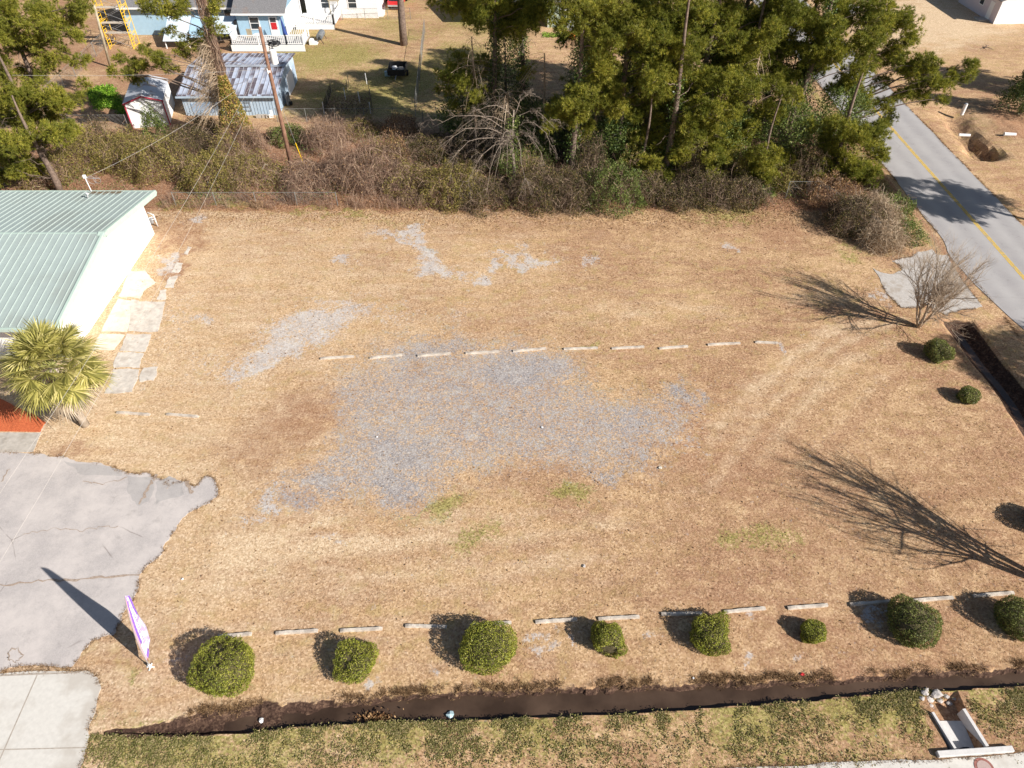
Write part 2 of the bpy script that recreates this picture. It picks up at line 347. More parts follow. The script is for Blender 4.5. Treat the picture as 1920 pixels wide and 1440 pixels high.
sand = blob([(590, 610, 90, 26, -24, .80), (655, 572, 50, 13, -14, .78), (520, 655, 70, 26, -28, .86), (468, 695, 50, 11, -20, .86), (380, 601, 34, 10, -5, .7), (730, 452, 34, 9, 18, .92), (768, 440, 18, 12, 20, .9),
    (790, 475, 40, 16, 25, .9), (825, 500, 32, 14, 10, .93), (800, 507, 28, 10, 0, .9), (885, 522, 20, 11, -10, .95), (942, 482, 22, 9, 10, .85), (985, 490, 36, 13, 12, .8), (1030, 487, 20, 9, 0, .7), (1100, 490, 12, 8, 0, .7), (655, 489, 18, 6, 5, .85),
    (505, 940, 18, 30, 15, .85), (480, 985, 18, 10, 0, .7), (700, 1273, 9, 12, 0, .9), (322, 1243, 12, 7, 0, .8), (1385, 1250, 12, 14, 10, .8), (1640, 1155, 22, 18, 30, .7), (1410, 1150, 14, 10, 40, .7), (985, 1195, 10, 12, 0, .65), (1030, 1185, 12, 12, 0, .6), (998, 1222, 14, 10, 0, .65), (1058, 1215, 8, 18, 0, .65),
    (1215, 1200, 16, 10, 0, .6), (830, 1260, 9, 10, 0, .8), (1485, 1232, 9, 10, 0, .7), (1640, 555, 14, 14, 30, .75), (910, 494, 9, 8, 0, .9), (1357, 475, 9, 8, 0, .8), (1470, 650, 9, 9, 0, .8), (350, 416, 20, 6, 5, 1.0), (322, 497, 13, 14, 0, .85), (272, 702, 18, 14, -40, .7), (310, 590, 60, 60, 0, .30), (610, 1010, 20, 6, 0, .5),
    (400, 690, 60, 30, 0, .35), (850, 590, 40, 20, 0, .4), (720, 590, 50, 20, 0, .35), (1260, 810, 60, 30, 0, .3)])
green = blob([(825, 952, 36, 22, -15, 1.1), (760, 968, 40, 12, -5, .6), (1060, 928, 46, 13, 8, 1.05), (900, 1002, 48, 22, -20, .78), (1365, 1015, 34, 24, 0, .8), (1440, 1010, 66, 24, 5, .74), (800, 472, 16, 8, 15, .95), (985, 495, 12, 5, 0, .6),
    (1350, 402, 85, 20, 5, .9), (645, 394, 70, 6, 0, .9), (430, 386, 40, 10, 0, .95), (340, 383, 60, 9, 0, .8), (740, 420, 70, 13, 0, .5), (560, 398, 60, 6, 0, .8), (1600, 478, 30, 12, 30, .8), (250, 1275, 12, 18, 0, .8), (1108, 652, 20, 5, 0, .75),
    (1400, 1300, 5, 5, 0, .1), (1700, 610, 60, 40, 0, .4), (1700, 790, 30, 14, 0, .4), (1120, 735, 60, 30, 10, .42), (950, 770, 80, 20, 0, .35), (270, 1360, 60, 12, -10, .6), (215, 1350, 40, 20, 0, .4), (1760, 690, 40, 20, 0, .5), (1815, 755, 30, 14, 0, .5),
    (420, 1300, 60, 14, 0, .5), (665, 1282, 40, 10, 0, .45), (916, 1262, 50, 10, 0, .45), (1140, 1235, 35, 8, 0, .4), (1333, 1225, 40, 8, 0, .4), (560, 1350, 5, 5, 0, .1), (1090, 600, 80, 18, 0, .38), (1180, 590, 40, 14, 0, .3), (560, 1040, 300, 14, -4, .22), (1560, 760, 60, 20, 0, .3)])
yard = smooth((YY - 66) / 3) * smooth((XX + 30) / 3) * (1 - smooth((XX - 1) / 3)) * (.62 + .3 * wob(XX, YY, .5, 7))
green = np.maximum(green, np.clip(yard, 0, .85))
S = np.interp(XX, DS[:, 0], DS[:, 1]); strip = (YY < S - .02) * smooth((YY - 8.7) / .5) * (XX > -17) * .1
green = np.maximum(green, (YY < S) * (YY > 9) * (XX > -17.2) * np.clip(.80 - (S - YY) * .20 + .28 * wob(XX, YY, 1.3, 9), 0, .85))
green = np.maximum(green, smooth(1 - np.abs(XX - 31.2) / 1.2) * smooth((YY - 44) / 2) * smooth((80 - YY) / 5) * .75)
green = np.maximum(green, smooth(1 - np.abs(XX - 31) / 1.4) * (YY < 36) * .35)
litter = blob([(560, 790, 110, 50, -20, .60), (480, 850, 90, 60, 0, .5), (330, 440, 60, 45, 0, .62), (345, 480, 14, 70, 20, .72), (700, 1000, 10, 10, 0, .1), (1200, 430, 400, 26, 0, .45), (1480, 440, 60, 50, 0, .6), (1010, 740, 60, 20, 0, .3), (1340, 690, 80, 20, -10, .36),
    (980, 900, 160, 14, -3, .55), (1200, 920, 90, 20, 0, .45), (560, 930, 30, 16, 0, .6), (1240, 1010, 160, 60, 0, .28), (1680, 830, 120, 60, 0, .32), (1560, 900, 200, 80, 0, .25), (130, 850, 80, 10, 5, .6), (1800, 940, 150, 80, 0, .3), (90, 450, 200, 80, 0, .4)])
litter = np.maximum(litter, np.clip((PX0 - 700) / 1500, 0, .46) * np.clip((PY0 - 480) / 400, 0, 1) * (XX < 32)); litter = np.maximum(litter, (YY < np.interp(XX, DS[:, 0], DS[:, 1])) * (YY > 8) * .2); litter = np.maximum(litter, smooth((YY - 49.6 + .5 * wob(XX, YY, 1.2, 21)) / 1.2) * smooth((66 - YY) / 2) * (XX < 32) * .95)
litter = np.maximum(litter, smooth((YY - 64) / 3) * (XX < -33) * (.55 + .35 * wob(XX, YY, .7, 22)))
litter = np.maximum(litter, smooth((XX - 45) / 2) * smooth((YY - 60) / 4) * smooth((74 - YY) / 6) * .8)
litter = np.maximum(litter, smooth(1 - np.abs(XX - 31.9) / .6) * (YY > 40) * (YY < 52) * .8)
pale = np.clip(.55 - (PX0 - 300) / 2600 - (PY0 > 1120) * .1, 0, .6) * (PY0 > 395) * (XX < 32); pale = np.maximum(pale, blob([(640, 1030, 230, 26, -4, .8), (460, 1050, 110, 45, -10, .9), (560, 990, 110, 16, -10, .7), (860, 985, 200, 16, -3, .5), (1500, 660, 110, 14, -32, .62), (1440, 740, 120, 14, -36, .5), (1380, 800, 110, 16, -34, .45), (1560, 690, 90, 10, -30, .55), (700, 520, 300, 50, 0, .5), (520, 520, 160, 60, 0, .45),  # grass paled towards the left, lens brightness put into its colour
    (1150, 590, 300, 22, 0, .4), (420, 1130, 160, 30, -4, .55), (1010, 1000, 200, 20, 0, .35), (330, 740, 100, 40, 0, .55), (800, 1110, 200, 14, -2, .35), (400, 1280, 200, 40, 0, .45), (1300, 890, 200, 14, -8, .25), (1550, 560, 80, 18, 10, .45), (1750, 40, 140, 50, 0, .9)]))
def lines(lst):
    o = np.zeros_like(XX)
    for pts, wd_, st in lst:
        Q = np.array([[G(*p).x, G(*p).y] for p in pts]); t = np.linspace(0, len(Q) - 1, 60); Q = np.stack([np.interp(t, range(len(Q)), Q[:, i]) for i in (0, 1)], 1)
        x0, x1, y0, y1 = Q[:, 0].min() - 2, Q[:, 0].max() + 2, Q[:, 1].min() - 2, Q[:, 1].max() + 2; k = (XX > x0) & (XX < x1) & (YY > y0) & (YY < y1)
        wx_, wy_ = XX[k] + .25 * wob(XX[k], YY[k], 1.2, 95), YY[k] + .25 * wob(XX[k], YY[k], 1.2, 96)
        d = np.min(np.hypot(wx_[:, None] - Q[None, :, 0], wy_[:, None] - Q[None, :, 1]), 1); o[k] = np.maximum(o[k], st * np.exp(-(d / wd_) ** 2))
    return o
trk = [[(1700, 600), (1600, 632), (1520, 690), (1450, 755), (1390, 830), (1340, 900)], [(1680, 640), (1600, 670), (1530, 735), (1470, 800), (1420, 870)], [(1640, 600), (1560, 625), (1480, 680), (1410, 740), (1340, 800)], [(1700, 680), (1640, 720), (1580, 780), (1530, 850)],
    [(360, 1065), (500, 1040), (650, 1030), (820, 1010), (1000, 1000), (1180, 985)], [(340, 1110), (500, 1090), (700, 1082), (900, 1075), (1100, 1050)], [(430, 1010), (540, 990), (660, 985), (800, 990)], [(1180, 985), (1300, 940), (1400, 870), (1480, 790)]]
pale = np.maximum(pale, lines([(t_, .55 + .12 * (i_ % 3), (.55, .48, .52, .36, .55, .5, .45, .3)[i_]) for i_, t_ in enumerate(trk)])); 
rut = lines([([(a + 14, b + 16) for a, b in t_], .5, .42) for t_ in trk[:5]]) + blob([(1560, 820, 200, 60, -20, .35), (1240, 1080, 300, 40, 0, .4), (700, 1110, 300, 18, 0, .4), (1330, 700, 90, 25, 0, .5), (1000, 920, 160, 14, -4, .6)])
dn = ditch(XX, YY)
mud_shade = np.clip(np.maximum(smooth(dn * 5), smooth((-ZZ - .05) / .18) * (YY < 37)), 0, 1)
nrm = north(XX, YY); rim = np.exp(-((YY - nrm - .02) / .22) ** 2) * (XX > -13) * (XX < 30) * .42
mud_shade = np.maximum(mud_shade, rim); kd_ = (XX > 16.5) & (XX < 18.7) & (YY < 12.2) & (YY > 9.7); mud_shade = np.where(kd_, .25, mud_shade); green = np.where(kd_, 0, green); litter = np.where(kd_, .45, litter)
mud_shade = np.maximum(mud_shade, polym([(225, 1374), (330, 1352), (400, 1336), (520, 1322), (560, 1335), (480, 1372), (330, 1383)], 8, .9))
mud_shade = np.maximum(mud_shade, blob([(700, 1325, 50, 20, 0, .7), (160, 1228, 10, 14, 0, .45), (345, 470, 6, 30, 20, .4)]))
mud_shade = np.maximum(mud_shade, .45 * smooth((-ZZ - .1) / .5) * (YY > 40)); mud_shade = np.maximum(mud_shade, .52 * smooth((XX + 7 + 2 * wob(XX, YY, .6, 91)) / 4) * smooth((YY - 52.5) / 2) * smooth((71 - YY) / 3) * smooth((31 - XX) / 1.5))  # wood floor: dark leaf litter plus canopy shade painted into the ground colour
for nm, arrs in (("maskA", (gravel, sand, green, litter)), ("maskB", (mud_shade, pale, rut, pale * 0))):
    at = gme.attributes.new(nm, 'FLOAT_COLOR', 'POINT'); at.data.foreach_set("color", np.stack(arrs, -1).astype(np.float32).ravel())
def ground_mat():
    m = newmat("winter_grass_ground"); n = N(m); co = n("ShaderNodeTexCoord").outputs["Object"]
    A = n("ShaderNodeAttribute", attribute_name="maskA"); B = n("ShaderNodeAttribute", attribute_name="maskB")
    sa = n("ShaderNodeSeparateColor", {0: A.outputs["Color"]}); sb = n("ShaderNodeSeparateColor", {0: B.outputs["Color"]})
    def nz(scale, detail=5, rough=.65, vec=None, gain=2.4):   # noise stretched to use the whole 0..1 range
        return n.math('ADD', n.math('MULTIPLY', n.math('SUBTRACT', n.noise(vec or co, scale, detail, rough), .5), gain), .5, clamp=True)
    def lo(a, b, st): return n.math('ADD', n.math('MULTIPLY', a, st), n.math('MULTIPLY', b, 1 - st))
    fine = nz(8.5, 7, .82, gain=2.6); fine2 = nz(11, 6, .8, gain=2.8); mid = nz(1.1, 6, .62); mid2 = nz(3.6, 6, .7); big = nz(.13, 5, .6)
    mp = n("ShaderNodeMapping", {"Vector": co, "Scale": (.40, 1.3, 1), "Rotation": (0, 0, .05)}).outputs[0]; streak = nz(.9, 6, .62, mp)
    def gate(src, noise, k=.8, sh=6.0, thr=.5):
        s = n.math('ADD', src, n.math('MULTIPLY', n.math('SUBTRACT', noise, .5), k)); s = n.math('SUBTRACT', s, thr)
        return n.math('ADD', n.math('MULTIPLY', s, sh), .5, clamp=True)
    v1 = n("ShaderNodeSeparateColor", {0: n("ShaderNodeTexVoronoi", {"Vector": co, "Scale": 13.0}).outputs["Color"]}).outputs
    v2 = n("ShaderNodeSeparateColor", {0: n("ShaderNodeTexVoronoi", {"Vector": co, "Scale": 6.0}).outputs["Color"]}).outputs
    fine = lo(fine, v1[0], .55); fine2 = lo(fine2, v1[1], .6); spk = lo(v1[2], v2[0], .65)
    straw = n.ramp(fine, [(.10, (.22, .13, .07)), (.34, (.43, .278, .152)), (.60, (.56, .378, .215)), (.90, (.76, .56, .37))])
    brown = n.ramp(fine, [(.10, (.14, .075, .046)), (.34, (.30, .168, .098)), (.60, (.405, .238, .142)), (.90, (.62, .42, .27))])
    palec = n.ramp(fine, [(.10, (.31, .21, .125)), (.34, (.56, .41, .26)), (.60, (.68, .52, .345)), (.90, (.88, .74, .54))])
    gold = n.ramp(fine2, [(.12, (.18, .12, .045)), (.45, (.42, .295, .13)), (.85, (.68, .51, .27))])
    col = n.mix(n.ramp(lo(big, lo(streak, mid, .6), .38), [(.38, (0, 0, 0)), (.62, (1, 1, 1))]), straw, brown)
    col = n.mix(n.math('MULTIPLY', n.ramp(mid, [(.52, (0, 0, 0)), (.80, (1, 1, 1))]), .75), col, gold)
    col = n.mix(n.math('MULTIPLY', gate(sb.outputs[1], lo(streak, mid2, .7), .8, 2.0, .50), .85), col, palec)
    lit = n.ramp(fine2, [(.10, (.075, .032, .022)), (.38, (.24, .115, .066)), (.62, (.39, .22, .13)), (.90, (.64, .46, .31))])
    brn = n.mix(.5, lit, brown)
    col = n.mix(n.math('MULTIPLY', gate(sb.outputs[2], lo(mid2, spk, .5), .9, 1.8, .5), .7), col, brown)
    col = n.mix(n.math('MULTIPLY', gate(A.outputs["Alpha"], lo(mid, mid2, .6), .8, 2.4, .48), .85), col, brn)
    col = n.mix(gate(A.outputs["Alpha"], lo(mid2, fine, .5), .5, 5.0, .88), col, lit)
    grn = n.ramp(fine, [(.10, (.06, .06, .016)), (.45, (.22, .21, .05)), (.85, (.46, .42, .14))])
    col = n.mix(n.math('MULTIPLY', gate(sa.outputs[2], lo(mid2, spk, .5), 1.1, 2.6, .62), .78), col, grn)
    vor = n("ShaderNodeTexVoronoi", {"Vector": co, "Scale": 19.0, "Randomness": 1.0}).outputs["Color"]
    vr = n("ShaderNodeSeparateColor", {0: vor}).outputs[0]
    gv = n.mix(n.ramp(mid, [(.35, (0, 0, 0)), (.8, (1, 1, 1))]), n.ramp(vr, [(0, (.13, .14, .16)), (.5, (.255, .268, .30)), (.9, (.36, .37, .40)), (1, (.55, .54, .53))]), n.ramp(vr, [(0, (.24, .235, .25)), (.5, (.37, .36, .375)), (1, (.56, .55, .54))]))
    gf = n.math('MULTIPLY', gate(n.math('ADD', sa.outputs[0], n.math('MULTIPLY', n.math('SUBTRACT', lo(mid, mid2, .5), .5), .62)), spk, .85, 3.0, .54), .84)
    sg = n.math('MULTIPLY', gate(sa.outputs[0], lo(mid, mid2, .6), .7, 1.8, .45), .45)
    col = n.mix(sg, col, n.ramp(fine, [(.15, (.24, .20, .175)), (.5, (.39, .335, .295)), (.85, (.58, .50, .44))])); col = n.mix(n.math('MULTIPLY', gf, .86), col, gv)
    sd = n.ramp(lo(fine, mid, .6), [(.15, (.32, .30, .29)), (.5, (.50, .475, .465)), (.85, (.68, .65, .62))])
    col = n.mix(n.math('MULTIPLY', gate(sa.outputs[1], lo(mid2, spk, .5), 1.2, 2.4, .55), .82), col, sd)
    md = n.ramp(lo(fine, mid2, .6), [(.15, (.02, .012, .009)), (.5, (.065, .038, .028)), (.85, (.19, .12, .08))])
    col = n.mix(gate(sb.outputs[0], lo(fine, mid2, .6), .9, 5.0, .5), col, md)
    dark = n.ramp(nz(5.5, 5, .75), [(.74, (1, 1, 1)), (.95, (.55, .52, .50))])
    mm = n("ShaderNodeMix", data_type='RGBA', blend_type='MULTIPLY'); mm.inputs[0].default_value = 1.0
    n.l.new(col, mm.inputs[6]); n.l.new(dark, mm.inputs[7])
    bs = n("ShaderNodeBsdfPrincipled", {"Base Color": mm.outputs[2], "Roughness": .95, "Specular IOR Level": .1})
    bu = n("ShaderNodeBump", {"Height": lo(fine, mid2, .6), "Strength": .45, "Distance": .05}); n.l.new(bu.outputs[0], bs.inputs["Normal"])
    n.out(bs.outputs[0]); return m
ground = link("ground", gme, ground_mat()); tag(ground, kind='structure')

# water in the ditches
def water_mat():
    m = newmat("muddy_water"); n = N(m); co = n("ShaderNodeTexCoord").outputs["Object"]
    col = n.ramp(n.noise(co, .5, 4), [(.35, (.040, .025, .017)), (.65, (.09, .058, .040))])
    bs = n("ShaderNodeBsdfPrincipled", {"Base Color": col, "Roughness": .22, "Specular IOR Level": .35})
    bu = n("ShaderNodeBump", {"Height": n.noise(co, 6, 3), "Strength": .12, "Distance": .02}); n.l.new(bu.outputs[0], bs.inputs["Normal"])
    n.out(bs.outputs[0]); return m
M_water = water_mat()
wb = MB()
wx = np.linspace(-11.5, 29, 42)
for a, b in zip(wx[:-1], wx[1:]):
    f = lambda x, A: float(np.interp(x, A[:, 0], A[:, 1]))
    wb.quad((a, f(a, DS) - .15, -.27), (b, f(b, DS) - .15, -.27), (b, f(b, DN) + .1, -.27), (a, f(a, DN) + .1, -.27))
wo = wb.build("ditch_water", M_water); tag(wo, kind='structure')
w2 = MB().quad((28.2, 14, -.63), (30.5, 14, -.63), (30.5, 36.8, -.63), (28.2, 36.8, -.63)).build("road_ditch_water", M_water); tag(w2, kind='structure')

# ------------------------------------------------------------ paving
def P2(pts): return [(G(a, b).x, G(a, b).y) for a, b in pts]
def asphalt(name, base, spread, patch):
    m = newmat(name); n = N(m); co = n("ShaderNodeTexCoord").outputs["Object"]
    col = n.ramp(n.noise(co, 26, 5, .8), [(.3, sc(base, 1 - spread)), (.7, sc(base, 1 + spread))])
    f = n.ramp(n.noise(co, .55, 7, .68), [(.40, (0, 0, 0)), (.62, (1, 1, 1))])
    col = n.mix(n.math('MULTIPLY', f, .8), col, patch)
    st_ = n.ramp(n.noise(co, 1.4, 7, .75, .4), [(.56, (0, 0, 0)), (.70, (1, 1, 1))]); col = n.mix(n.math('MULTIPLY', st_, .45), col, sc(base, .62))
    vo = n("ShaderNodeTexVoronoi", {"Vector": n("ShaderNodeMix", {0: .12, 4: co, 5: n("ShaderNodeTexNoise", {"Vector": co, "Scale": 1.5}).outputs[1]}, data_type='VECTOR').outputs[1], "Scale": .28}, feature='DISTANCE_TO_EDGE').outputs[0]
    cr = n.ramp(vo, [(.0, (1, 1, 1)), (.008, (0, 0, 0))]); keep = n.ramp(n.noise(co, .35, 2), [(.56, (0, 0, 0)), (.62, (1, 1, 1))])
    col = n.mix(n.math('MULTIPLY', n.math('MULTIPLY', cr, keep), .55), col, (.12, .09, .075))
    if name == "aged_road_asphalt":
        xx = n("ShaderNodeSeparateXYZ", {0: co}).outputs[0]
        wv = n.math('SINE', n.math('MULTIPLY', n.math('SUBTRACT', xx, 33.4), 3.6)); wv = n.math('MULTIPLY', n.math('ADD', wv, 1.0), n.math('MULTIPLY', n.noise(co, .7, 4), .40), clamp=True)
        col = n.mix(wv, col, (.45, .435, .425))
        sp = n.ramp(n.noise(co, 2.3, 6, .75), [(.62, (0, 0, 0)), (.70, (1, 1, 1))]); col = n.mix(n.math('MULTIPLY', sp, .4), col, (.20, .19, .185))
    bs = n("ShaderNodeBsdfPrincipled", {"Base Color": col, "Roughness": .92, "Specular IOR Level": .2})
    bu = n("ShaderNodeBump", {"Height": n.noise(co, 40, 3), "Strength": .3, "Distance": .01}); n.l.new(bu.outputs[0], bs.inputs["Normal"])
    n.out(bs.outputs[0]); return m
M_road = asphalt("aged_road_asphalt", (.33, .315, .315), .20, (.37, .352, .348))
M_lot = asphalt("bleached_lot_asphalt", (.44, .405, .39), .24, (.58, .53, .50))
RX0, RX1 = 32.4, 39.45
left = [(RX0 + .05 * math.sin(y * .7), y) for y in np.arange(300, 44, -2.0)] + [(32.0, 44), (32.1, 41), (32.6, 37.5), (33.1, 35), (33.4, 32), (33.4, -60)]
road = MB().prism(jag([(RX1 + .4, -60)] + [(RX1 + .04 * math.sin(y), y) for y in np.arange(-20, 300, 3.0)] + left, .05, 2, 3), -.05, .03).build("road", M_road); tag(road, kind='structure')
ym = MB()
for k, dx in enumerate((-.08, .08)):
    ym.prism([(35.95 + dx - .055, -40), (35.95 + dx + .055, -40), (35.95 + dx + .055, 250), (35.95 + dx - .055, 250)], .034, .036)
yo = ym.build("road_centre_line", M_paintline); tag(yo, kind='structure')
MB().prism([(33.0, -60), (33.1, -60), (33.1, 31), (33.0, 31)], .034, .036)
lot = jag(P2([(-900, 845), (-300, 846), (70, 851), (170, 868), (240, 888), (290, 896), (318, 910), (350, 903), (368, 912), (385, 893), (405, 905), (410, 928), (370, 955), (332, 985), (303, 1040), (262, 1078), (258, 1108), (238, 1140), (228, 1165), (213, 1192), (170, 1202), (152, 1225), (136, 1250), (0, 1260), (-900, 1266)]), .22, 4, 5, keep=(0, 24))
tag(MB().prism(lot, -.05, .022).build("parking_lot", M_lot), kind='structure')
M_lotdark = asphalt("dark_asphalt_patch", (.38, .355, .345), .22, (.47, .44, .42))
tag(MB().prism(jag(P2([(233, 888), (290, 898), (280, 940), (262, 950), (240, 925)]), .15, 3, 8), .0, .027).prism(jag(P2([(292, 905), (318, 893), (346, 905), (346, 928), (320, 935), (292, 948)]), .15, 3, 9), .0, .027)
    .prism(jag(P2([(120, 865), (230, 882), (228, 893), (150, 890)]), .15, 3, 6), .0, .027).build("asphalt_patch", M_lotdark), kind='structure')
cdr = jag(P2([(-900, 1272), (0, 1264), (160, 1258), (182, 1270), (190, 1290), (180, 1330), (168, 1380), (150, 1440), (140, 1475)]) + [(-17.5, 6.5), (-40, 6.5)], .10, 3, 6, keep=(0, 8, 9, 10))
tag(MB().prism(cdr, -.05, .026).build("concrete_driveway", M_concdrive), kind='structure')
M_joint = noisy("concrete_joint", (.38, .33, .28), var=.2, scale=9, rough=.95, bump=0)
jt = MB()
def groundline(mb, pts, w, z):
    Q = [G(*p) for p in pts]
    for a, b in zip(Q[:-1], Q[1:]):
        d = (b - a).normalized(); s = Vector((-d.y, d.x, 0)) * w / 2
        mb.quad(*[(p.x, p.y, z) for p in (a + s, a - s, b - s, b + s)])
groundline(jt, [(72, 1262), (0, 1425), (-30, 1500)], .05, .0285); groundline(jt, [(-300, 1400), (0, 1406), (164, 1402)], .04, .0288); groundline(jt, [(-300, 1271), (0, 1267), (150, 1261)], .07, .0291)
tag(jt.build("driveway_joint", M_joint), kind='structure')
M_crack = noisy("crack_dirt", (.25, .19, .15), c2=(.46, .37, .30), scale=14, rough=.95, bump=0)
ck = MB(); r_ = random.Random(4)
for (pts, w) in (([(-60, 1103), (0, 1098), (70, 1090), (130, 1088), (200, 1083), (262, 1079)], .12), ([(45, 1003), (100, 992), (150, 996), (185, 990), (222, 987)], .035), ([(155, 905), (200, 908), (240, 895)], .06), ([(262, 945), (285, 905), (295, 890)], .18), ([(350, 905), (362, 925)], .2), ([(0, 905), (20, 880)], .08), ([(15, 1225), (30, 1215), (44, 1228), (30, 1243), (18, 1238), (15, 1225)], .05)):
    P = []
    for a, b in zip(pts[:-1], pts[1:]):
        for k in range(6):
            t = k / 6; P.append((a[0] + (b[0] - a[0]) * t + r_.uniform(-3, 3), a[1] + (b[1] - a[1]) * t + r_.uniform(-2.5, 2.5)))
    P.append(pts[-1]); Q = [G(*p) for p in P]
    zz = .0315 + .0007 * len(ck.p)**.5
    L_, R_ = [], []
    for i, q in enumerate(Q):
        d = (Q[min(i + 1, len(Q) - 1)] - Q[max(i - 1, 0)]).normalized(); s = Vector((-d.y, d.x, 0)) * w * r_.uniform(.15, .6)
        L_.append(q + s); R_.append(q - s)
    for i in range(len(Q) - 1): ck.quad((R_[i].x, R_[i].y, zz), (R_[i + 1].x, R_[i + 1].y, zz), (L_[i + 1].x, L_[i + 1].y, zz), (L_[i].x, L_[i].y, zz))
tag(ck.build("pavement_crack", M_crack), kind='structure')
apron = jag(P2([(1636, 503), (1650, 510), (1674, 514), (1690, 508), (1686, 496), (1672, 490), (1690, 484), (1712, 480), (1722, 472), (1748, 468), (1757, 478), (1777, 478), (1800, 520), (1842, 575), (1800, 582), (1775, 592), (1750, 580), (1735, 570), (1716, 577), (1690, 577), (1672, 560), (1655, 535)]), .10, 3, 7)
tag(MB().prism(apron, -.05, .02).build("concrete_apron", noisy("worn_apron_concrete", (.46, .43, .40), var=.14, scale=8, rough=.95, bump=.4, coarse=(1.4, (.36, .31, .26), .8))), kind='structure')
sl = MB()
sl.prism(jag(P2([(-300, 814), (0, 812), (78, 812), (62, 848), (-300, 851)]), .03, 2, 3), -.05, .045)
tag(sl.build("entrance_walk", M_conc), kind='structure')
wk = MB()
for k, (pp) in enumerate([[(246, 562), (262, 566), (310, 567), (296, 622), (240, 621)], [(238, 626), (284, 627), (272, 660), (224, 658)], [(222, 661), (270, 663), (262, 690), (214, 690)], [(213, 693), (261, 693), (248, 735), (196, 738)], [(270, 690), (296, 688), (288, 714), (262, 716)],
        [(330, 492), (343, 494), (334, 512), (322, 510)], [(318, 520), (333, 518), (326, 540), (310, 540)], [(300, 545), (312, 543), (310, 562), (294, 562)], [(352, 462), (360, 464), (352, 478), (345, 476)]]):
    wk.prism(jag(P2(pp), .09, 3, 20 + k), -.05, .028)
tag(wk.build("broken_walk_slabs", M_concold), kind='structure')
wk = MB()
wk.prism(jag(P2([(240, 508), (275, 508), (292, 530), (270, 545), (262, 560), (222, 556)]), .10, 3, 31), -.05, .02)
wk.prism(jag(P2([(222, 560), (260, 566), (238, 622), (190, 622)]), .05, 3, 32), -.05, .025)
wk.prism(jag(P2([(188, 626), (234, 628), (214, 656), (170, 656)]), .05, 3, 33), -.05, .025)
tag(wk.build("cream_side_walk", M_concpale), kind='structure')
mulch = MB().prism(jag(P2([(-300, 745), (0, 748), (60, 775), (86, 792), (77, 810), (-300, 810)]), .08, 3, 4), -.05, .05).build("mulch_bed", M_mulch); tag(mulch, kind='structure')
swp = [(-13.5, 7.7), (40, 7.7)] + [(x, y) for x, y in P2([(2100, 1402), (1990, 1406), (1920, 1410), (1892, 1414), (1760, 1425), (1620, 1428), (1520, 1434), (1440, 1437), (1300, 1447), (1100, 1452)])] + [(-13.5, 9.0)]
tag(MB().prism(jag(swp, .05, 3, 3, keep=(0,)), -.05, .025).build("pavement", M_concdrive), kind='structure')
tag(MB().prism([(-60, 6.55), (60, 6.55), (60, 6.7), (-60, 6.7)], -.1, .10).build("kerb", M_conc), kind='structure')
tag(MB().prism([(-200, -8), (31, -8), (31, 6.5), (-200, 6.5)], -.05, .012).build("front_street", M_road), kind='structure')
tag(MB().prism(jag(P2([(638, -40), (725, -40), (722, 28), (718, 32), (645, 32)]), .05, 2, 3), -.05, .03).build("concrete_parking_pad", M_concdrive), kind='structure')
tag(MB().prism(jag(P2([(548, 38), (560, 28), (612, 26), (640, 30), (640, 38), (590, 42), (560, 46)]), .1, 2, 3), -.05, .02).build("brick_patio", M_brick), kind='structure')
tag(MB().prism(jag(P2([(1560, 8), (1590, 6), (1615, 14), (1600, 26), (1570, 22)]), .1, 2, 3), -.05, .034).build("side_drive", M_concdrive), kind='structure')

# ------------------------------------------------------------ green-roofed building
B = empty("metal_building", (-42, 39.5, 0), "white walled metal building with a pale green ribbed roof beside the lot", "building")
EZ, RZ, EY0, EY1, RY = 3.3, 4.62, -7.9, 7.75, 0.0     # eaves and ridge, in the building's own space (ridge runs along x)
WX1, RX = 14.8, 15.7
wl = MB(); inset = .45
wl.prism([(-16, EY0 + inset + .5), (WX1, EY0 + inset + .5), (WX1, EY1 - inset), (-16, EY1 - inset)], 0, 3.15)
wl.p.append((np.array([(WX1, EY0 + inset + .5, 3.15), (WX1, EY1 - inset, 3.15), (WX1, 0, 4.42), (-16, EY0 + inset + .5, 3.15), (-16, EY1 - inset, 3.15), (-16, 0, 4.42)], float), [np.array([[0, 1, 2], [3, 5, 4]]), np.array([[1, 4, 5, 2], [0, 2, 5, 3]])]))
wall = wl.build("wall", M_whitewall, B)
cr = MB()
for k in range(28):
    y = EY0 + 1.2 + k * .52
    if y < EY1 - .6: cr.box(WX1, WX1 + .025, y, y + .05, .05, 3.1 + max(0, 1.15 * (1 - abs(y) / 7.6)))
cr.build("siding_rib", M_whitewall, B)
rf = MB(); th = .12
for (ya, za, yb, zb) in ((EY0, EZ, 0, RZ), (0, RZ, EY1, EZ)):
    rf.p.append((np.array([(x, y, z + dz) for dz in (-th, 0) for x in (-18, RX) for y, z in ((ya, za), (yb, zb))], float), [np.array([[0, 1, 3, 2], [4, 6, 7, 5], [0, 4, 5, 1], [2, 3, 7, 6], [0, 2, 6, 4], [1, 5, 7, 3]])]))
roof = rf.build("roof", M_roofgreen, B)
rb = MB()
for k in range(72):
    x = RX - .3 - k * .46
    rb.bar((x, EY0 + .02, EZ + .03), (x, -.02, RZ + .016), .032, .05); rb.bar((x, .02, RZ + .016), (x, EY1 - .02, EZ + .03), .032, .05)
rb.build("standing_seam", noisy("seam_metal", (.38, .44, .42), var=.05, scale=2, rough=.5, bump=0, spec=.3), roof)
tm = MB()
for sgn, ye in ((-1, EY0), (1, EY1)):
    tm.bar((RX + .09, ye - .02 * 0, EZ - .10), (RX + .09, 0, RZ - .10), .16, .40)
tm.build("rake_trim", M_trimgreen, B)
